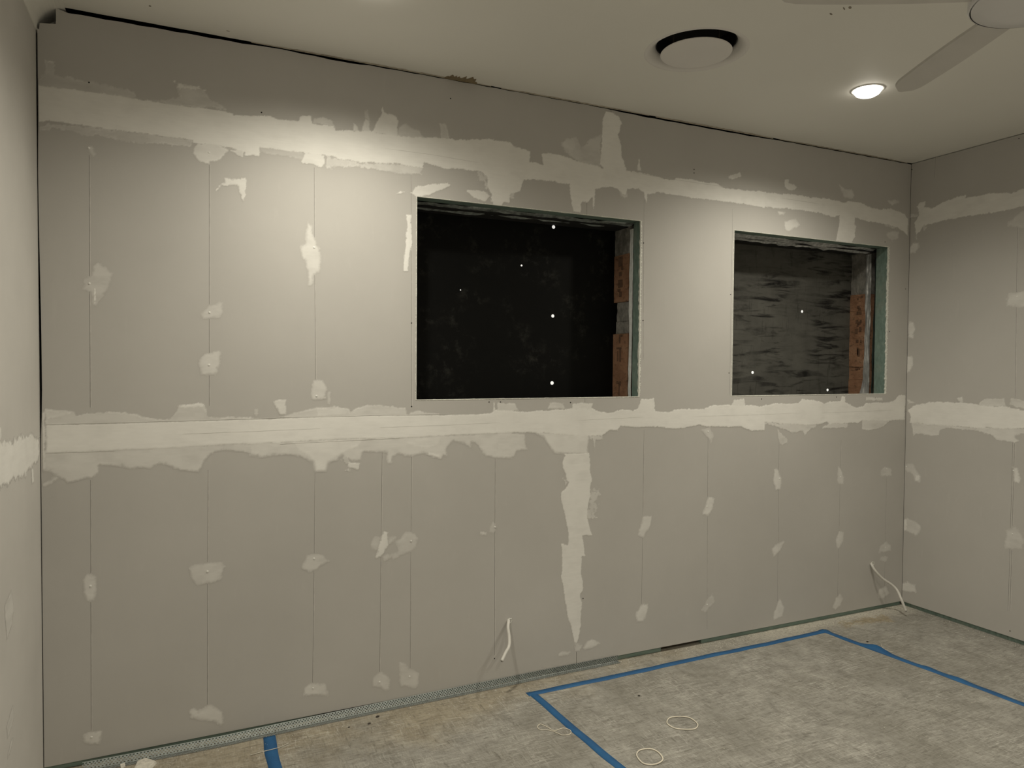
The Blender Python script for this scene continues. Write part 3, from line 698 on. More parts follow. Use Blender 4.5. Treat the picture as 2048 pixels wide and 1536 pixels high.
patches = [
 (0,0,[(695,1160),(720,1155),(750,1210),(735,1230),(705,1190)],.6),
 (0,0,[(1695,1510),(1720,1460),(1770,1440),(1770,1405),(1890,1410),(1935,1390),(1940,1536),(1920,1590),(1908,1590),(1880,1460),(1740,1465)],.85),
 (0,1,[(655,780),(665,720),(720,680),(740,600),(770,580),(890,655),(860,750),(820,820),(740,900),(735,850),(720,790)],.36),
 (0,1,[(740,720),(756,720),(750,895),(735,900)],.9),
 (0,1,[(1580,970),(1650,920),(1745,890),(1758,960),(1720,1005),(1600,1015)],.42),
 (0,1,[(1570,1340),(1620,1300),(1725,1265),(1730,1370),(1695,1460),(1595,1450),(1580,1390)],.58),
 (1,1,[(455,250),(490,300),(500,390),(515,430),(550,460),(555,520),(545,640),(500,660),(485,750),(465,750),(455,620),(440,560),(410,545),(395,440),(440,430),(445,330)],.62),
 (1,1,[(1230,195),(1270,200),(1275,350),(1285,420),(1260,500),(1245,640),(1210,635),(1215,490),(1225,440)],.92),
 (1,2,[(480,150),(490,80),(500,10),(570,0),(600,60),(585,140),(530,160)],.58),
 (1,2,[(35,235),(60,230),(55,285),(45,285)],.4),
 (1,2,[(615,95),(628,100),(622,185),(610,185)],.5),
 (2,0,[(1085,1255),(1100,1250),(1115,1350),(1080,1345)],.8),
 (2,0,[(1790,1390),(1890,1355),(1905,1390),(1830,1415),(1800,1410)],.78),
 (3,0,[(155,1410),(200,1410),(195,1440),(240,1450),(265,1475),(240,1500),(190,1500),(160,1470)],.8),
 (3,0,[(595,1460),(640,1490),(690,1490),(715,1540),(690,1560),(630,1550)],.55),
 (3,1,[(160,250),(250,225),(290,280),(240,300),(200,330),(165,310)],.62),
 (3,1,[(110,170),(170,175),(150,200),(120,190)],.75),
 (3,1,[(970,85),(1040,80),(1070,95),(1010,120)],.6),
 (3,1,[(960,345),(1000,325),(1060,330),(1055,380),(1010,395),(975,375)],.48),
 (0,2,[(1490,1485),(1560,1450),(1735,1445),(1765,1475),(1735,1560),(1655,1590),(1545,1605),(1510,1560)],.5),
 (1,2,[(420,1450),(450,1390),(500,1370),(570,1380),(620,1430),(560,1450),(530,1490),(460,1505),(420,1480)],.5),
 (1,2,[(1050,1185),(1090,1200),(1085,1290),(1060,1370),(1000,1410),(980,1400),(1015,1300),(1035,1220)],.85),
 (1,2,[(955,1290),(985,1240),(1030,1240),(1000,1330),(965,1340)],.38),
 (1,2,[(1150,1270),(1230,1200),(1300,1210),(1320,1270),(1300,1330),(1250,1350),(1130,1410),(1120,1390),(1060,1420),(1040,1390),(1120,1370),(1170,1350)],.42),
 (1,2,[(1090,1235),(1140,1240),(1130,1280),(1090,1290)],.4),
 (1,2,[(1885,1170),(1910,1130),(1935,1160),(1925,1205),(1885,1200)],.42),
 (1,2,[(1815,1190),(1860,1210),(1855,1225),(1815,1210)],.7),
 (2,2,[(1130,1080),(1195,1075),(1180,1150),(1130,1235),(1090,1220),(1095,1180)],.66),
 (2,2,[(1640,920),(1690,935),(1670,1020),(1640,1065),(1600,1055),(1615,1000)],.7),
 (2,2,[(1590,390),(1650,380),(1680,440),(1660,495),(1630,440)],.4),
 (2,3,[(1075,310),(1120,250),(1165,245),(1165,300),(1130,385),(1085,385),(1070,340)],.7),
 (2,3,[(1590,290),(1620,240),(1670,165),(1690,220),(1650,270),(1620,310)],.42),
 (2,3,[(660,590),(680,540),(720,525),(785,555),(740,580),(670,600)],.6),
 (2,3,[(450,645),(480,625),(550,625),(540,640),(460,655)],.6),
 (3,2,[(80,710),(110,705),(135,780),(130,860),(95,865),(75,790)],.66),
 (3,2,[(575,790),(585,680),(610,710),(628,770),(625,815),(580,810)],.5),
 (3,2,[(915,755),(920,710),(950,680),(1000,700),(1003,755)],.42),
 (3,2,[(65,1330),(90,1300),(155,1275),(130,1340),(75,1385)],.6),
 (3,2,[(565,1260),(590,1190),(625,1200),(620,1260),(590,1325),(570,1310)],.6),
 (3,2,[(905,1360),(910,1310),(960,1275),(1000,1300),(1000,1345)],.42),
 (3,2,[(905,1420),(920,1390),(970,1395),(960,1430)],.3),
 (3,3,[(70,350),(90,280),(125,205),(155,270),(145,340),(80,370)],.66),
 (3,3,[(545,270),(565,200),(600,165),(620,200),(600,260),(565,285)],.52),
 (3,3,[(895,170),(910,130),(960,110),(985,160),(940,200),(900,200)],.52),
 (0,3,[(655,50),(690,15),(750,30),(755,130),(740,215),(690,215),(660,150)],.64),
 (0,3,[(1490,1090),(1520,1070),(1560,1090),(1650,1040),(1700,1060),(1755,1110),(1760,1180),(1740,1205),(1680,1165),(1500,1135)],.66),
 (0,3,[(650,1290),(690,1260),(800,1245),(790,1310),(770,1345),(670,1345)],.64),
 (1,3,[(425,960),(430,910),(460,880),(590,880),(610,965)],.66),
 (1,3,[(970,830),(1010,780),(1060,790),(1110,840),(1095,920),(1060,920),(1020,890),(960,895)],.48),
 (1,3,[(1175,860),(1185,790),(1175,705),(1210,710),(1260,760),(1320,790),(1325,870),(1305,900),(1190,890)],.46),
]
for c_, r_, pts, cov in patches:
    smear('filler_patch', 'b', [(T(c_, r_, pts), cov, .005 if cov > .75 else .013, .0045)], wall_back, 0.003)
# right wall
smear('joint_compound_band', 'r', [
 (T(3,1,[(1200,130),(1230,95),(1270,85),(1270,130),(1330,140),(1400,100),(1500,60),(1600,35),(1590,60),(1700,40),(1800,25),(1950,25),(2048,-20),(2200,-60),(2200,90),(2048,125),(1900,165),(1700,195),(1550,215),(1400,245),(1260,280),(1210,350),(1200,390),(1190,330),(1185,260),(1220,200),(1215,150)]),.90,S,.005),
 (T(3,1,[(1150,190),(1220,195),(1215,210),(1150,215)]),.5,S,.006),
 (T(3,1,[(1255,280),(1290,285),(1270,325),(1250,320)]),.45,.006,.004)], wall_right, 0.004, label='white joint compound along the upper joint of the right wall')
smear('joint_compound_band', 'r', [
 (T(3,2,[(1125,240),(1200,195),(1330,170),(1450,175),(1630,180),(1750,205),(1900,205),(2048,240),(2200,250),(2200,395),(2048,385),(1750,380),(1330,355),(1150,335),(1160,290)]),.95,S,.005),
 (T(3,2,[(1160,330),(1330,345),(1700,375),(2048,380),(2200,390),(2200,430),(2048,430),(1980,445),(2010,480),(1980,495),(1830,470),(1780,430),(1700,405),(1430,380),(1390,400),(1380,440),(1310,440),(1200,420),(1175,450)]),.62,.006,.005),
 (T(3,2,[(1690,190),(1730,145),(1890,145),(1910,210),(1700,210)]),.55,.006,.004),
 (T(3,2,[(1930,190),(1945,140),(2048,160),(2150,180),(2150,240),(1990,215)]),.52,.006,.005),
 (T(3,2,[(1510,140),(1560,135),(1575,185),(1550,180)]),.6,.005,.004),
 (T(3,2,[(1125,150),(1190,180),(1140,185)]),.5,.005,.006)], wall_right, 0.004, label='white joint compound along the middle joint of the right wall')
for c_, r_, pts, cov in [
 (3,1,[(1140,450),(1180,410),(1220,415),(1220,450),(1190,490),(1145,495)],.7),
 (3,1,[(1135,1040),(1175,1040),(1190,1100),(1170,1165),(1135,1160)],.7),
 (3,1,[(1127,1310),(1160,1310),(1170,1380),(1150,1430),(1127,1435)],.7),
 (3,1,[(1925,260),(1990,200),(2048,170),(2120,180),(2100,290),(1930,285)],.38),
 (3,1,[(1915,910),(1930,820),(2048,800),(2120,820),(2100,920)],.48),
 (3,2,[(1108,700),(1112,665),(1170,665),(1210,720),(1235,760),(1230,810),(1190,800),(1170,750)],.5),
 (3,2,[(1190,740),(1235,755),(1225,800),(1190,795)],.85),
 (3,2,[(1100,1180),(1102,1095),(1130,1090),(1220,1130),(1235,1160),(1205,1230),(1150,1210)],.52),
 (3,2,[(1098,1095),(1130,1095),(1125,1190),(1098,1190)],.8),
 (3,2,[(1960,685),(1995,690),(2020,760),(2010,815),(1970,800)],.75),
 (3,2,[(1900,1320),(1910,1190),(1980,1150),(2048,1250),(2030,1330)],.38),
 (3,3,[(1085,90),(1130,70),(1195,95),(1195,150),(1130,150),(1085,130)],.66)]:
    smear('filler_patch', 'r', [(T(c_, r_, pts), cov, .005 if cov > .75 else .014, .006)], wall_right, 0.0036)
# left wall
smear('joint_compound_band', 'l', [(T(0,2,[(-300,560),(-100,520),(0,500),(30,490),(100,480),(170,450),(180,420),(190,450),(240,425),(270,450),(300,490),(305,590),(290,660),(240,690),(215,720),(200,750),(120,780),(50,830),(-100,900),(-300,960)]),.92,.006,.012),
 (T(0,2,[(245,690),(260,690),(268,810),(250,820)]),.85,.005,.003),
 (T(0,2,[(-40,340),(0,360),(12,400),(0,490),(-40,520)]),.8,.005,.008)], wall_left, 0.005, label='white joint compound smeared on the left wall')
for c_, r_, pts, cov in [(0,3,[(35,260),(90,125),(110,290),(90,420),(55,520),(40,360)],.42), (0,3,[(50,1220),(100,1040),(110,1120),(90,1220),(60,1300)],.42), (0,3,[(60,1440),(90,1300),(105,1310),(70,1440),(50,1480)],.5)]:
    smear('filler_patch', 'l', [(T(c_, r_, pts), cov, .008, .004)], wall_left, 0.004)

# stud lines: fine pencil lines with a crease highlight painted pale beside each
def vline(p0, p1, conv=bw, wid=0.0016, parent=wall_back, plane='b'):
    (u0_, v0_), (u1_, v1_) = conv(p0), conv(p1)
    verts = []; 
    for (a, c) in ((0, wid), (wid, wid*2.6)):
        for u, v in ((u0_, v0_), (u1_, v1_)):
            for k in (a, c):
                verts.append((u+k, -0.0002, v) if plane == 'b' else (W-0.0002, u-k, v))
    return obj('stud_line', verts, [(0, 1, 3, 2), (4, 5, 7, 6)], [m_line, m_linehi], parent, mi=[0, 1])
for p0, p1 in [((178,310),(180,815)), ((181,960),(182,1465)), ((418,300),(418,812)), ((416,940),(414,1418)), ((628,335),(631,800)), ((630,940),(625,1372)),
               ((764,905),(759,1345)), ((822,345),(823,812)), ((823,905),(820,1350)), ((990,905),(989,1310)), ((1288,860),(1283,1215)), ((1288,400),(1286,720)),
               ((1465,418),(1459,790)), ((1416,850),(1414,1258)), ((1558,880),(1555,1205)), ((1682,880),(1675,1200)), ((1773,940),(1769,1190))]:
    vline(p0, p1)
vline((1153,1290),(1153,1326), wid=0.002)
vline((1223,228),(1223,280), wid=0.002)
for p0, p1 in [((2035,440),(2030,800)), ((2029,885),(2020,1222)), ((2025.5,885),(2016,1222)), ((1872,300),(1869,355))]:
    vline(p0, p1, rw, 0.0018, wall_right, 'r')

# screw holes and screw heads
bm = bmesh.new(); lathe(bm, [(0.0030, 0.0), (0.0030, 0.0006), (0.0012, 0.0010)], 10, cap=True)
hole0 = bm_obj('screw_hole', bm, m_hole, wall_back); hole0.rotation_euler = (math.pi/2, 0, 0)
bm = bmesh.new(); lathe(bm, [(0.0042, 0.0), (0.0040, 0.0012), (0.0022, 0.0020)], 12, cap=True)
screw0 = bm_obj('screw_head', bm, m_white, wall_back); screw0.rotation_euler = (math.pi/2, 0, 0)
def put(proto, plist, conv, rot, parent, mk, used=[]):
    for p in plist:
        u, v = conv(p); o = proto if proto.name not in used else link(proto.copy())
        used.append(proto.name); o.parent = parent; o.rotation_euler = rot; o.location = mk(u, v)
put(hole0, [(178,165),(523,225),(901,197),(823,489),(823,646),(823,813),(978,804),(1001,804),(1287,486),(1286,641),(1461,589),(1458,746),(1141,805),(1140,1),(1166,1197),(989,1317),(1673,794),(1523,798),(1779,663),(1811,578),(1750,796),(1388,339),(1388,346),(1770,484)], bw, (math.pi/2, 0, 0), wall_back, lambda u, v: (u, -0.0001, v))
put(screw0, [(179,567),(419,625),(418,730),(628,495),(633,792),(415,1143),(628,1117),(822,1082),(990,1054),(759,1364),(819,1353),(626,1376),(181,1172),(183,1474),(1414,1013),(1559,957),(1681,954),(1773,938),(1414,1209),(1771,1095),(418,305),(178,296),(1416,863)], bw, (math.pi/2, 0, 0), wall_back, lambda u, v: (u, -0.0008, v))
put(hole0, [(2020,1262),(2038,277),(1824,339)], rw, (0, -math.pi/2, 0), wall_right, lambda u, v: (W-0.0001, u, v))
put(screw0, [(2034,593),(1813,933),(2025,1068),(2027,941)], rw, (0, -math.pi/2, 0), wall_right, lambda u, v: (W-0.0008, u, v))

# ------------------------------------------------------------------ ceiling air diffuser
vent = tag(empty('ceiling_vent', (VC[0], VC[1], H)), 'round white air diffuser set in the ceiling', 'air vent')
bm = bmesh.new()
lathe(bm, [(0.206, 0.0), (0.204, -0.0012), (0.199, -0.0020), (0.192, -0.0012), (0.184, 0.003), (0.175, 0.010), (0.168, 0.018), (0.1610, 0.024), (0.1600, 0.030)], 96)
bm_obj('ring', bm, m_vent, vent, smooth=True)
bm = bmesh.new(); lathe(bm, [(0.1600, 0.030), (0.156, 0.031), (0.156, 0.10), (0.02, 0.10), (0.001, 0.10)], 64, cap=True)
bm_obj('duct', bm, m_dark, vent)
bm = bmesh.new(); lathe(bm, [(0.139, -0.006), (0.141, -0.008), (0.140, -0.011), (0.134, -0.013), (0.06, -0.0135), (0.001, -0.0135)], 96, cap=True)
bm2 = lathe(bm, [(0.139, -0.006), (0.001, -0.006)], 96)
bm_obj('disc', bm, m_vent, vent, smooth=False)
for k in range(3):
    a_ = 0.9+k*2.094; box('strut', (0.10*math.cos(a_)-0.003, 0.10*math.sin(a_)-0.002, -0.006), (0.10*math.cos(a_)+0.002, 0.10*math.sin(a_)+0.002, 0.06), m_debris, vent)

# ------------------------------------------------------------------ downlights
def downlight(x, y, lab):
    e = tag(empty('downlight', (x, y, H)), lab, 'downlight', 'recessed ceiling downlights')
    bm = bmesh.new(); lathe(bm, [(0.072, 0.0), (0.071, -0.003), (0.066, -0.004), (0.061, -0.003), (0.058, 0.0)], 48); bm_obj('trim_ring', bm, m_white, e, smooth=True)
    bm = bmesh.new(); lathe(bm, [(0.060, -0.002), (0.058, -0.010), (0.050, -0.021), (0.036, -0.029), (0.018, -0.033), (0.001, -0.034)], 40, cap=True); bm_obj('lens', bm, m_lens, e, smooth=True)  # dome made wide and deep to stand in for the lamp's glare
    L = bpy.data.lights.new('lamp', 'SPOT'); L.energy = LAMP_POWER; L.color = LAMP_COLOR
    L.spot_size = math.radians(LAMP_ANGLE); L.spot_blend = LAMP_BLEND; L.shadow_soft_size = 0.045
    lo = link(bpy.data.objects.new('lamp', L), e); lo.location = (0, 0, -0.045)
    return e
for (x, y), lab in zip(LAMPS, ('lit downlight above the left part of the wall, cut off by the top edge', 'lit downlight beside the fan blade tip', 'added unseen downlight behind the camera on the left', 'added unseen downlight behind the camera in the middle', 'added unseen downlight behind the camera on the right')):
    downlight(x, y, lab)

# ------------------------------------------------------------------ ceiling fan
FC = (2.290, -2.030); FZ = 2.360
fan = tag(empty('ceiling_fan', (FC[0], FC[1], H)), 'white ceiling fan with round hub at the top right corner', 'ceiling fan')
zf = FZ-H
bm = bmesh.new(); lathe(bm, [(0.001, 0.0), (0.065, 0.0), (0.070, -0.02), (0.060, -0.055), (0.020, -0.06)], 40); bm_obj('canopy', bm, m_fan, fan, smooth=True)
bm = bmesh.new(); lathe(bm, [(0.014, -0.05), (0.014, zf+0.12)], 20); bm_obj('rod', bm, m_fan, fan, smooth=True)
bm = bmesh.new(); lathe(bm, [(0.02, zf+0.125), (0.09, zf+0.12), (0.135, zf+0.10), (0.150, zf+0.075), (0.156, zf+0.05), (0.157, zf+0.006), (0.155, zf+0.002), (0.1525, zf+0.001)], 72); bm_obj('hub', bm, m_fan, fan, smooth=True)
bm = bmesh.new(); lathe(bm, [(0.1525, zf+0.006), (0.1500, zf+0.006)], 72); bm_obj('groove', bm, m_dark, fan)
bm = bmesh.new(); lathe(bm, [(0.1500, zf+0.006), (0.1500, zf+0.001), (0.147, zf-0.001), (0.10, zf-0.004), (0.001, zf-0.005)], 72, cap=True); bm_obj('hub_cover', bm, m_fan, fan, smooth=True)
def blade_mesh():
    verts = []; faces = []; n_ = 18
    for i in range(n_+1):
        t = i/n_; r = 0.120+0.500*t
        wl = 0.034+0.006*math.sin(t*math.pi); tip = 1.0 if t < 0.86 else math.sqrt(max(0.0, 1-((t-0.86)/0.14)**2))*0.86+0.14
        for s_ in (-1, 1):
            yy = s_*wl*tip; zt = yy*0.20
            verts.append((r, yy, zt+0.004)); verts.append((r, yy, zt-0.004))
    for i in range(n_):
        a = 4*i; c = a+4
        faces += [(a, c, c+2, a+2), (a+1, a+3, c+3, c+1), (a, a+1, c+1, c), (a+2, c+2, c+3, a+3)]
    faces += [(0, 2, 3, 1), (4*n_, 4*n_+1, 4*n_+3, 4*n_+2)]
    return verts, faces
vb, fb = blade_mesh()
bl = obj('blade', vb, fb, m_fanblade, fan)
for k, ang in enumerate((66, 153, 246, 333)):
    o = bl if k == 0 else link(bl.copy()); o.parent = fan
    o.location = (0, 0, zf+0.022); o.rotation_euler = (0, 0, math.radians(ang))

# ------------------------------------------------------------------ perforated steel bead on the floor along the wall
bead = tag(empty('perforated_angle_bead', (1.3, -0.02, 0)), 'long galvanised perforated angle bead lying along the foot of the wall', 'metal bead')
bead.location = (0, 0, 0)
def ybead(x):
    pts = [(0.0, -0.036), (0.3, -0.042), (0.6, -0.043), (0.9, -0.030), (1.3, -0.020), (1.8, -0.014), (2.1, -0.006), (2.5, -0.005)]
    for (a, ya), (c, yc) in zip(pts[:-1], pts[1:]):
        if a <= x <= c: return ya+(yc-ya)*(x-a)/(c-a)
    return pts[-1][1]
def perforated(name, x0, x1, h0, h1, rows, pitch, fn, parent):
    nxp = int((x1-x0)/pitch); ph = (h1-h0)/rows; verts = []; faces = []; k8 = 8
    for j in range(rows):
        off = 0.5*pitch*(j % 2)
        for i in range(nxp):
            cx_ = x0+(i+0.5)*pitch+off; cz_ = h0+(j+0.5)*ph; base_ = len(verts)
            for k in range(k8):
                w_ = math.pi/8+2*math.pi*k/k8
                verts.append(fn(cx_+0.29*pitch*math.cos(w_), cz_+0.35*ph*math.sin(w_)))
            for (sx, sz) in ((.5, 0.2071), (.2071, .5), (-.2071, .5), (-.5, .2071), (-.5, -.2071), (-.2071, -.5), (.2071, -.5), (.5, -.2071)):
                verts.append(fn(cx_+sx*pitch, cz_+sz*ph))
            for (sx, sz) in ((.5, .5), (-.5, .5), (-.5, -.5), (.5, -.5)): verts.append(fn(cx_+sx*pitch, cz_+sz*ph))
            for k in range(8):
                kk = (k+1) % 8; faces.append((base_+k, base_+8+k, base_+8+kk, base_+kk))
            for c_, k in ((16, 0), (17, 2), (18, 4), (19, 6)):
                faces.append((base_+8+k, base_+c_, base_+8+k+1))
    return obj(name, verts, faces, m_galv, parent)
XB0, XB1 = 0.125, 2.468
def flange(x, s_):                     # the upstand leans back against the foot of the wall
    dy = min(0.018, max(0.0, -0.0035-ybead(x))); L_ = 0.029; k_ = s_/L_
    return (x, ybead(x)+dy*k_, 0.002+math.sqrt(L_*L_-dy*dy)*k_)
perforated('perforated_flange', XB0, XB1, 0.002, 0.0275, 4, 0.0120, flange, bead)
def strip(name, f0, f1, n_=90):
    verts = []; faces = []
    for i in range(n_+1):
        x = XB0+(XB1-XB0)*i/n_; verts += [f0(x), f1(x)]
    for i in range(n_): faces.append((2*i, 2*i+1, 2*i+3, 2*i+2))
    return obj(name, verts, faces, m_galv, bead)
tube('nose', [(XB0+(XB1-XB0)*i/80, ybead(XB0+(XB1-XB0)*i/80)-0.001, 0.003) for i in range(81)], 0.0022, m_galv, bead, 8)
strip('flange_lip', lambda x: flange(x, 0.0275), lambda x: flange(x, 0.0295))
perforated('floor_flange', XB0, XB1, 0.003, 0.024, 3, 0.0105, lambda x, s_: (x, ybead(x)-s_, 0.0022+0.02*max(0, 0.012-s_)), bead)

# ------------------------------------------------------------------ blue tape on the floor
def tape(name, a, c, wid, lab, seed, n_=60, lift=None):
    r = random.Random(seed); a = Vector(a); c = Vector(c); d = (c-a); L = d.length; d.normalize(); nr = Vector((-d.y, d.x)); verts = []; faces = []
    for i in range(n_+1):
        t = i/n_; p = a+(c-a)*t
        wob = 0.0022*math.sin(t*L*7+seed)+0.0012*math.sin(t*L*23+seed*2)
        e0 = wid/2*(1+0.04*math.sin(t*L*31+seed)); e1 = wid/2*(1+0.04*math.sin(t*L*27+seed*3))
        q = p+nr*wob; zl = lift(t*L) if lift else 0
        for s_, zz in ((-e0, 0.0008), (0.0, 0.0012+0.4*zl), (e1, 0.0009+zl)):
            verts.append((q.x+nr.x*s_, q.y+nr.y*s_, zz+0.0003*math.sin(t*L*40+s_*90)))
    for i in range(n_):
        for k in range(2): faces.append((3*i+k, 3*i+k+1, 3*i+4+k, 3*i+3+k))
    o = obj(name, verts, faces, m_tape, None, smooth=True)
    so = o.modifiers.new('thickness', 'SOLIDIFY'); so.thickness = 0.0004; so.offset = 1
    return tag(o, lab, 'tape', 'blue masking tape on the floor')
cornerL, cornerR = fl((1064, 1389)), fl((1650, 1263))
tape('masking_tape', (cornerL[0]-0.02, cornerL[1]+0.004), (cornerR[0]+0.03, cornerR[1]+0.002), 0.038, 'long blue tape strip parallel to the wall with two openings', 1, 90)
pB = fl((1250, 1545)); dB = (Vector(pB)-Vector(cornerL))
tape('masking_tape', (cornerL[0]+0.004, cornerL[1]+0.02), (cornerL[0]+dB.x*1.35, cornerL[1]+dB.y*1.35), 0.038, 'blue tape strip running to the bottom edge left of the rubber bands', 2, 70)
pC = fl((2048, 1409)); dC = (Vector(pC)-Vector(cornerR))
tape('masking_tape', (cornerR[0]-0.002, cornerR[1]+0.03), (cornerR[0]+dC.x*1.2, cornerR[1]+dC.y*1.2), 0.040, 'blue tape strip running from the far corner to the right edge', 3, 90,
     lift=lambda s: 0.020*math.exp(-((s-0.33)/0.06)**2)+0.006*math.exp(-((s-0.75)/0.05)**2)+0.004*math.exp(-((s-1.1)/0.06)**2)+0.004*math.exp(-((s-0.6)/0.03)**2))
t0, t1 = fl((538.5, 1472)), fl((552, 1545)); dD = Vector(t1)-Vector(t0)
tape('masking_tape', (t0[0], t0[1]), (t0[0]+dD.x*1.5, t0[1]+dD.y*1.5), 0.048, 'short wide blue tape stub touching the perforated bead', 4, 20)

# ------------------------------------------------------------------ rubber bands
def band(name, pix, lab, rad=0.0023, n_=10):
    pts = [fl(p) for p in pix]; P = [(x, y, rad+0.0003+0.0006*(i % 2)) for i, (x, y) in enumerate(pts)]
    P = P+[P[0]]; sp_ = []
    Q = [Vector(p) for p in P[:-1]]; N = len(Q)
    for i in range(N):
        a, b_, c, d = Q[i-1], Q[i], Q[(i+1) % N], Q[(i+2) % N]
        for k in range(n_):
            t = k/n_; sp_.append(0.5*((2*b_)+(c-a)*t+(2*a-5*b_+4*c-d)*t*t+(3*b_-a-3*c+d)*t**3))
    o = tube(name, sp_, rad, m_band, None, 8, closed=True)
    return tag(o, lab, 'rubber band', 'loose rubber bands on the floor')
z3 = lambda pts: T(2, 3, pts)
band('rubber_band', z3([(1315,1180),(1340,1145),(1420,1135),(1490,1145),(1540,1175),(1558,1205),(1535,1232),(1470,1238),(1390,1230),(1340,1210)]), 'pale oval rubber band, the farther of the two clear loops')
band('rubber_band', z3([(1078,1445),(1090,1410),(1130,1393),(1190,1392),(1240,1412),(1275,1450),(1280,1480),(1240,1508),(1180,1515),(1120,1500)]), 'pale round rubber band at the bottom edge of the picture', 0.0025)
band('rubber_band', z3([(295,1215),(320,1195),(370,1215),(430,1245),(500,1225),(555,1245),(550,1272),(490,1280),(420,1250),(370,1240),(320,1238)]), 'thin twisted rubber band left of the blue tape', 0.0014)

# ------------------------------------------------------------------ cables from the wall
def cable(pix_y, lab, rad):
    e = tag(empty('cable_stub', (0, 0, 0)), lab, 'cable', 'white cables sticking out of the wall')
    ctrl = [hit(px, py, 1, y) for px, py, y in pix_y]
    e.location = tuple(ctrl[0])
    loc = [tuple(c-ctrl[0]) for c in ctrl]
    tube('sheath', spline(loc, 10), rad, m_cable, e, 12)
    # torn plaster collar at the hole
    bm = bmesh.new(); lathe(bm, [(rad*1.7, 0.0), (rad*1.5, 0.0012), (rad*1.2, 0.0010), (rad*1.05, 0.0002)], 14)
    for v in bm.verts: v.co.x *= 1+0.3*rng.uniform(-1, 1); v.co.y *= 1+0.3*rng.uniform(-1, 1)
    o = bm_obj('hole_rim', bm, m_gyp, e); o.rotation_euler = (math.pi/2, 0, 0); o.location = (0, -ctrl[0][1]-0.0002, 0)
    tip = Vector(loc[-1]); dr = (tip-Vector(loc[-2])).normalized()
    tube('core', [tip-dr*0.004, tip+dr*0.004], rad*0.45, m_line, e, 8)
    return e
cable([(1017.5,1240,.012),(1017,1244,-.010),(1016,1256,-.034),(1018.5,1275,-.060),(1018,1292,-.085),(1011,1306,-.105),(1003.5,1322,-.125)], 'short white cable stub hanging from the middle of the wall', 0.0075)
cable([(1742,1126,.012),(1743.5,1130,-.010),(1750,1141,-.030),(1765,1157,-.050),(1784,1170,-.075),(1795,1182,-.10),(1803,1200,-.13),(1812,1222,-.155)], 'longer white cable drooping to the floor near the far corner', 0.0078)

# ------------------------------------------------------------------ debris
def chip(name, pix, hgt, material, lab, cat, group=None, seed=0):
    pts = [fl(p) for p in pix]; r = random.Random(seed); n_ = len(pts); cx_ = sum(p[0] for p in pts)/n_; cy_ = sum(p[1] for p in pts)/n_
    verts = [(x, y, 0.0004) for x, y in pts]+[(cx_+(x-cx_)*.9, cy_+(y-cy_)*.9, hgt*(0.7+0.5*r.random())) for x, y in pts]
    faces = [tuple(range(n_))[::-1], tuple(range(n_, 2*n_))]+[(i, (i+1) % n_, n_+(i+1) % n_, n_+i) for i in range(n_)]
    return tag(obj(name, verts, faces, material), lab, cat, group)
z0_ = lambda pts: T(0, 3, pts)
chip('plaster_scrap', z0_([(1080,1490),(1150,1475),(1235,1500),(1180,1560),(1050,1560)]), 0.010, m_chip, 'grey plasterboard scrap on the floor near the bottom left corner', 'scrap', None, 1)
chip('plaster_scrap', z0_([(945,1520),(985,1505),(990,1530),(950,1545)]), 0.006, m_chip, 'tiny pale plaster scrap beside the end of the bead', 'scrap', None, 2)
tag(tube('thin_stick', [(*fl((500,1512)), 0.003), (*fl((528,1504)), 0.0026), (*fl((557,1497)), 0.0030), (*fl((578,1488)), 0.004)], 0.0014, m_chip, None, 6), 'thin pale stick crossing the short blue tape stub', 'stick')
tag(tube('wire_offcut', [(*fl((1762,1288)), 0.0018), (*fl((1763,1293)), 0.002), (*fl((1768,1299)), 0.002), (*fl((1780,1304)), 0.002), (*fl((1787,1304)), 0.0018)], 0.0014, m_chip, None, 6), 'curved pale wire offcut on the floor beyond the raised tape', 'wire')
GRIT = ['dark grit lump closest to the foot of the perforated bead', 'dark grit lump in the middle of three in front of the bead', 'leftmost dark grit lump of three in front of the bead',
        'dark grit lump inside the taped rectangle near its left corner', 'dark grit lump just outside the raised part of the tape']
for i, p in enumerate([(755,1434),(738,1448),(698,1455),(1278,1392),(1735,1284)]):
    x, y = fl(p); s_ = (0.0065, 0.0055, 0.004, 0.005, 0.006)[i]
    bm = bmesh.new(); bmesh.ops.create_icosphere(bm, subdivisions=1, radius=s_)
    for v in bm.verts: v.co = Vector((v.co.x*rng.uniform(.8, 1.9), v.co.y*rng.uniform(.6, 1.4), v.co.z*0.5))
    o = bm_obj('grit_lump', bm, m_debris); o.location = (x, y, s_*0.45)
    tag(o, GRIT[i], 'grit', 'dark grit lumps on the floor')
# crumbs: too many to count
verts = []; faces = []
def crumb(x, y, s_):
    b0 = len(verts)
    for dx, dy, dz in ((-1, -.6, 0), (1, -.5, 0), (0.2, 1, 0), (rng.uniform(-.3, .3), rng.uniform(-.3, .3), 0.9)):
        verts.append((x+dx*s_*rng.uniform(.6, 1.2), y+dy*s_*rng.uniform(.6, 1.2), 0.0002+dz*s_))
    faces.extend([(b0, b0+1, b0+3), (b0+1, b0+2, b0+3), (b0+2, b0, b0+3), (b0, b0+2, b0+1)])
for _ in range(900):
    x = 2.4+2.15*rng.random()**0.6; crumb(x, -0.004-0.075*rng.random()**2, rng.uniform(0.0012, 0.0034))
for _ in range(260): crumb(rng.uniform(0.3, 2.5), -0.03-0.10*rng.random()**1.5-0.02*(rng.random() < .3), rng.uniform(0.001, 0.0028))
for _ in range(420): crumb(rng.uniform(0.4, 4.5), -rng.random()*1.8, rng.uniform(0.0008, 0.0028))
for _ in range(160): crumb(W-0.004-0.06*rng.random()**2, -rng.random()*1.1, rng.uniform(0.001, 0.003))
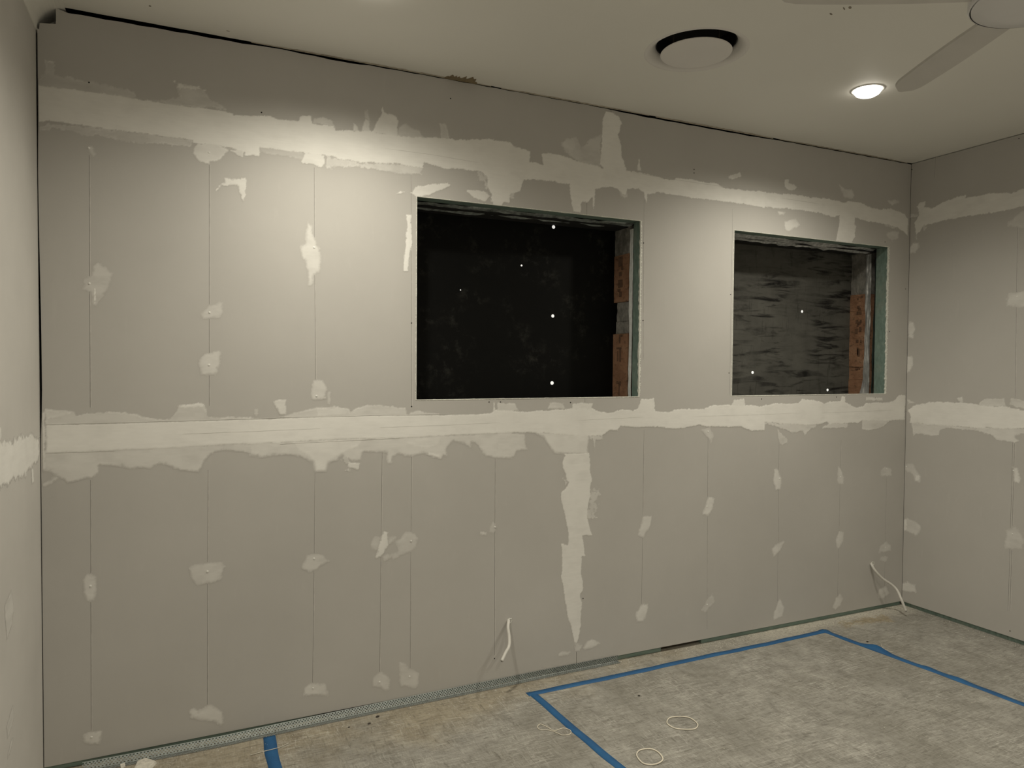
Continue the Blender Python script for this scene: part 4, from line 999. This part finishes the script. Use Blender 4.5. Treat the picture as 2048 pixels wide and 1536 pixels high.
o = obj('plaster_crumbs', verts, faces, m_chip, floor); o['kind'] = 'stuff'; o['label'] = 'scattered pale plaster crumbs'
# spalled brown hollow in the slab near the far corner
m_spall = floor_mat('spalled_concrete', (0.40, 0.33, 0.21))
smear('spalled_patch', 'f', [(T(3,3,[(600,400),(700,370),(830,345),(930,330),(990,350),(1010,380),(960,392),(860,390),(760,400),(640,430)]), .8, .05, .03)], floor, 0.004, m_spall, thick=0.004)

# scuff marks left on the ceiling
m_scuff = simple('ceiling_scuff', (0.22, 0.19, 0.15), 0.8, var=0.3, scale=60)
for (px, py), (ra, rb), ang in (((1700, 15), (.011, .005), .6), ((1662, 28), (.010, .004), .4), ((300, 12), (.004, .006), 0), ((456, 62), (.007, .003), .3), ((1688, 17), (.012, .0025), .5)):
    q = hit(px, py, 2, H); n_ = 14
    verts = [(q[0], q[1], H-0.0005)]+[(q[0]+ra*math.cos(t)*math.cos(ang)-rb*math.sin(t)*math.sin(ang), q[1]+ra*math.cos(t)*math.sin(ang)+rb*math.sin(t)*math.cos(ang), H-0.0002) for t in [2*math.pi*k/n_+0.1*(k % 3) for k in range(n_)]]
    obj('scuff_mark', verts, [(0, 1+k, 1+(k+1) % n_) for k in range(n_)], m_scuff, ceiling)
# shallow ridges of the paper tape in the joint compound, their shading painted darker
m_ridge_shade = simple('shaded_tape_ridge', (0.60, 0.585, 0.55), 0.85, var=0.10, scale=25)
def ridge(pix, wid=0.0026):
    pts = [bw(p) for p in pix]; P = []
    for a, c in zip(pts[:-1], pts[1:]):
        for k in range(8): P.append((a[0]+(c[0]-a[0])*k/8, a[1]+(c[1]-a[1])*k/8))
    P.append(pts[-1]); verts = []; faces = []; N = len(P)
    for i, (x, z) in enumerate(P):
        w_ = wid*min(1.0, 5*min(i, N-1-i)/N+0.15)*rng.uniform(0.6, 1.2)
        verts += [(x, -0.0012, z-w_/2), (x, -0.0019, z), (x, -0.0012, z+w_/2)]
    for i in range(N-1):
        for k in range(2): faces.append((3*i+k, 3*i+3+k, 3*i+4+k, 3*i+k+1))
    obj('shaded_tape_ridge', verts, faces, m_ridge_shade, wall_back, smooth=True)
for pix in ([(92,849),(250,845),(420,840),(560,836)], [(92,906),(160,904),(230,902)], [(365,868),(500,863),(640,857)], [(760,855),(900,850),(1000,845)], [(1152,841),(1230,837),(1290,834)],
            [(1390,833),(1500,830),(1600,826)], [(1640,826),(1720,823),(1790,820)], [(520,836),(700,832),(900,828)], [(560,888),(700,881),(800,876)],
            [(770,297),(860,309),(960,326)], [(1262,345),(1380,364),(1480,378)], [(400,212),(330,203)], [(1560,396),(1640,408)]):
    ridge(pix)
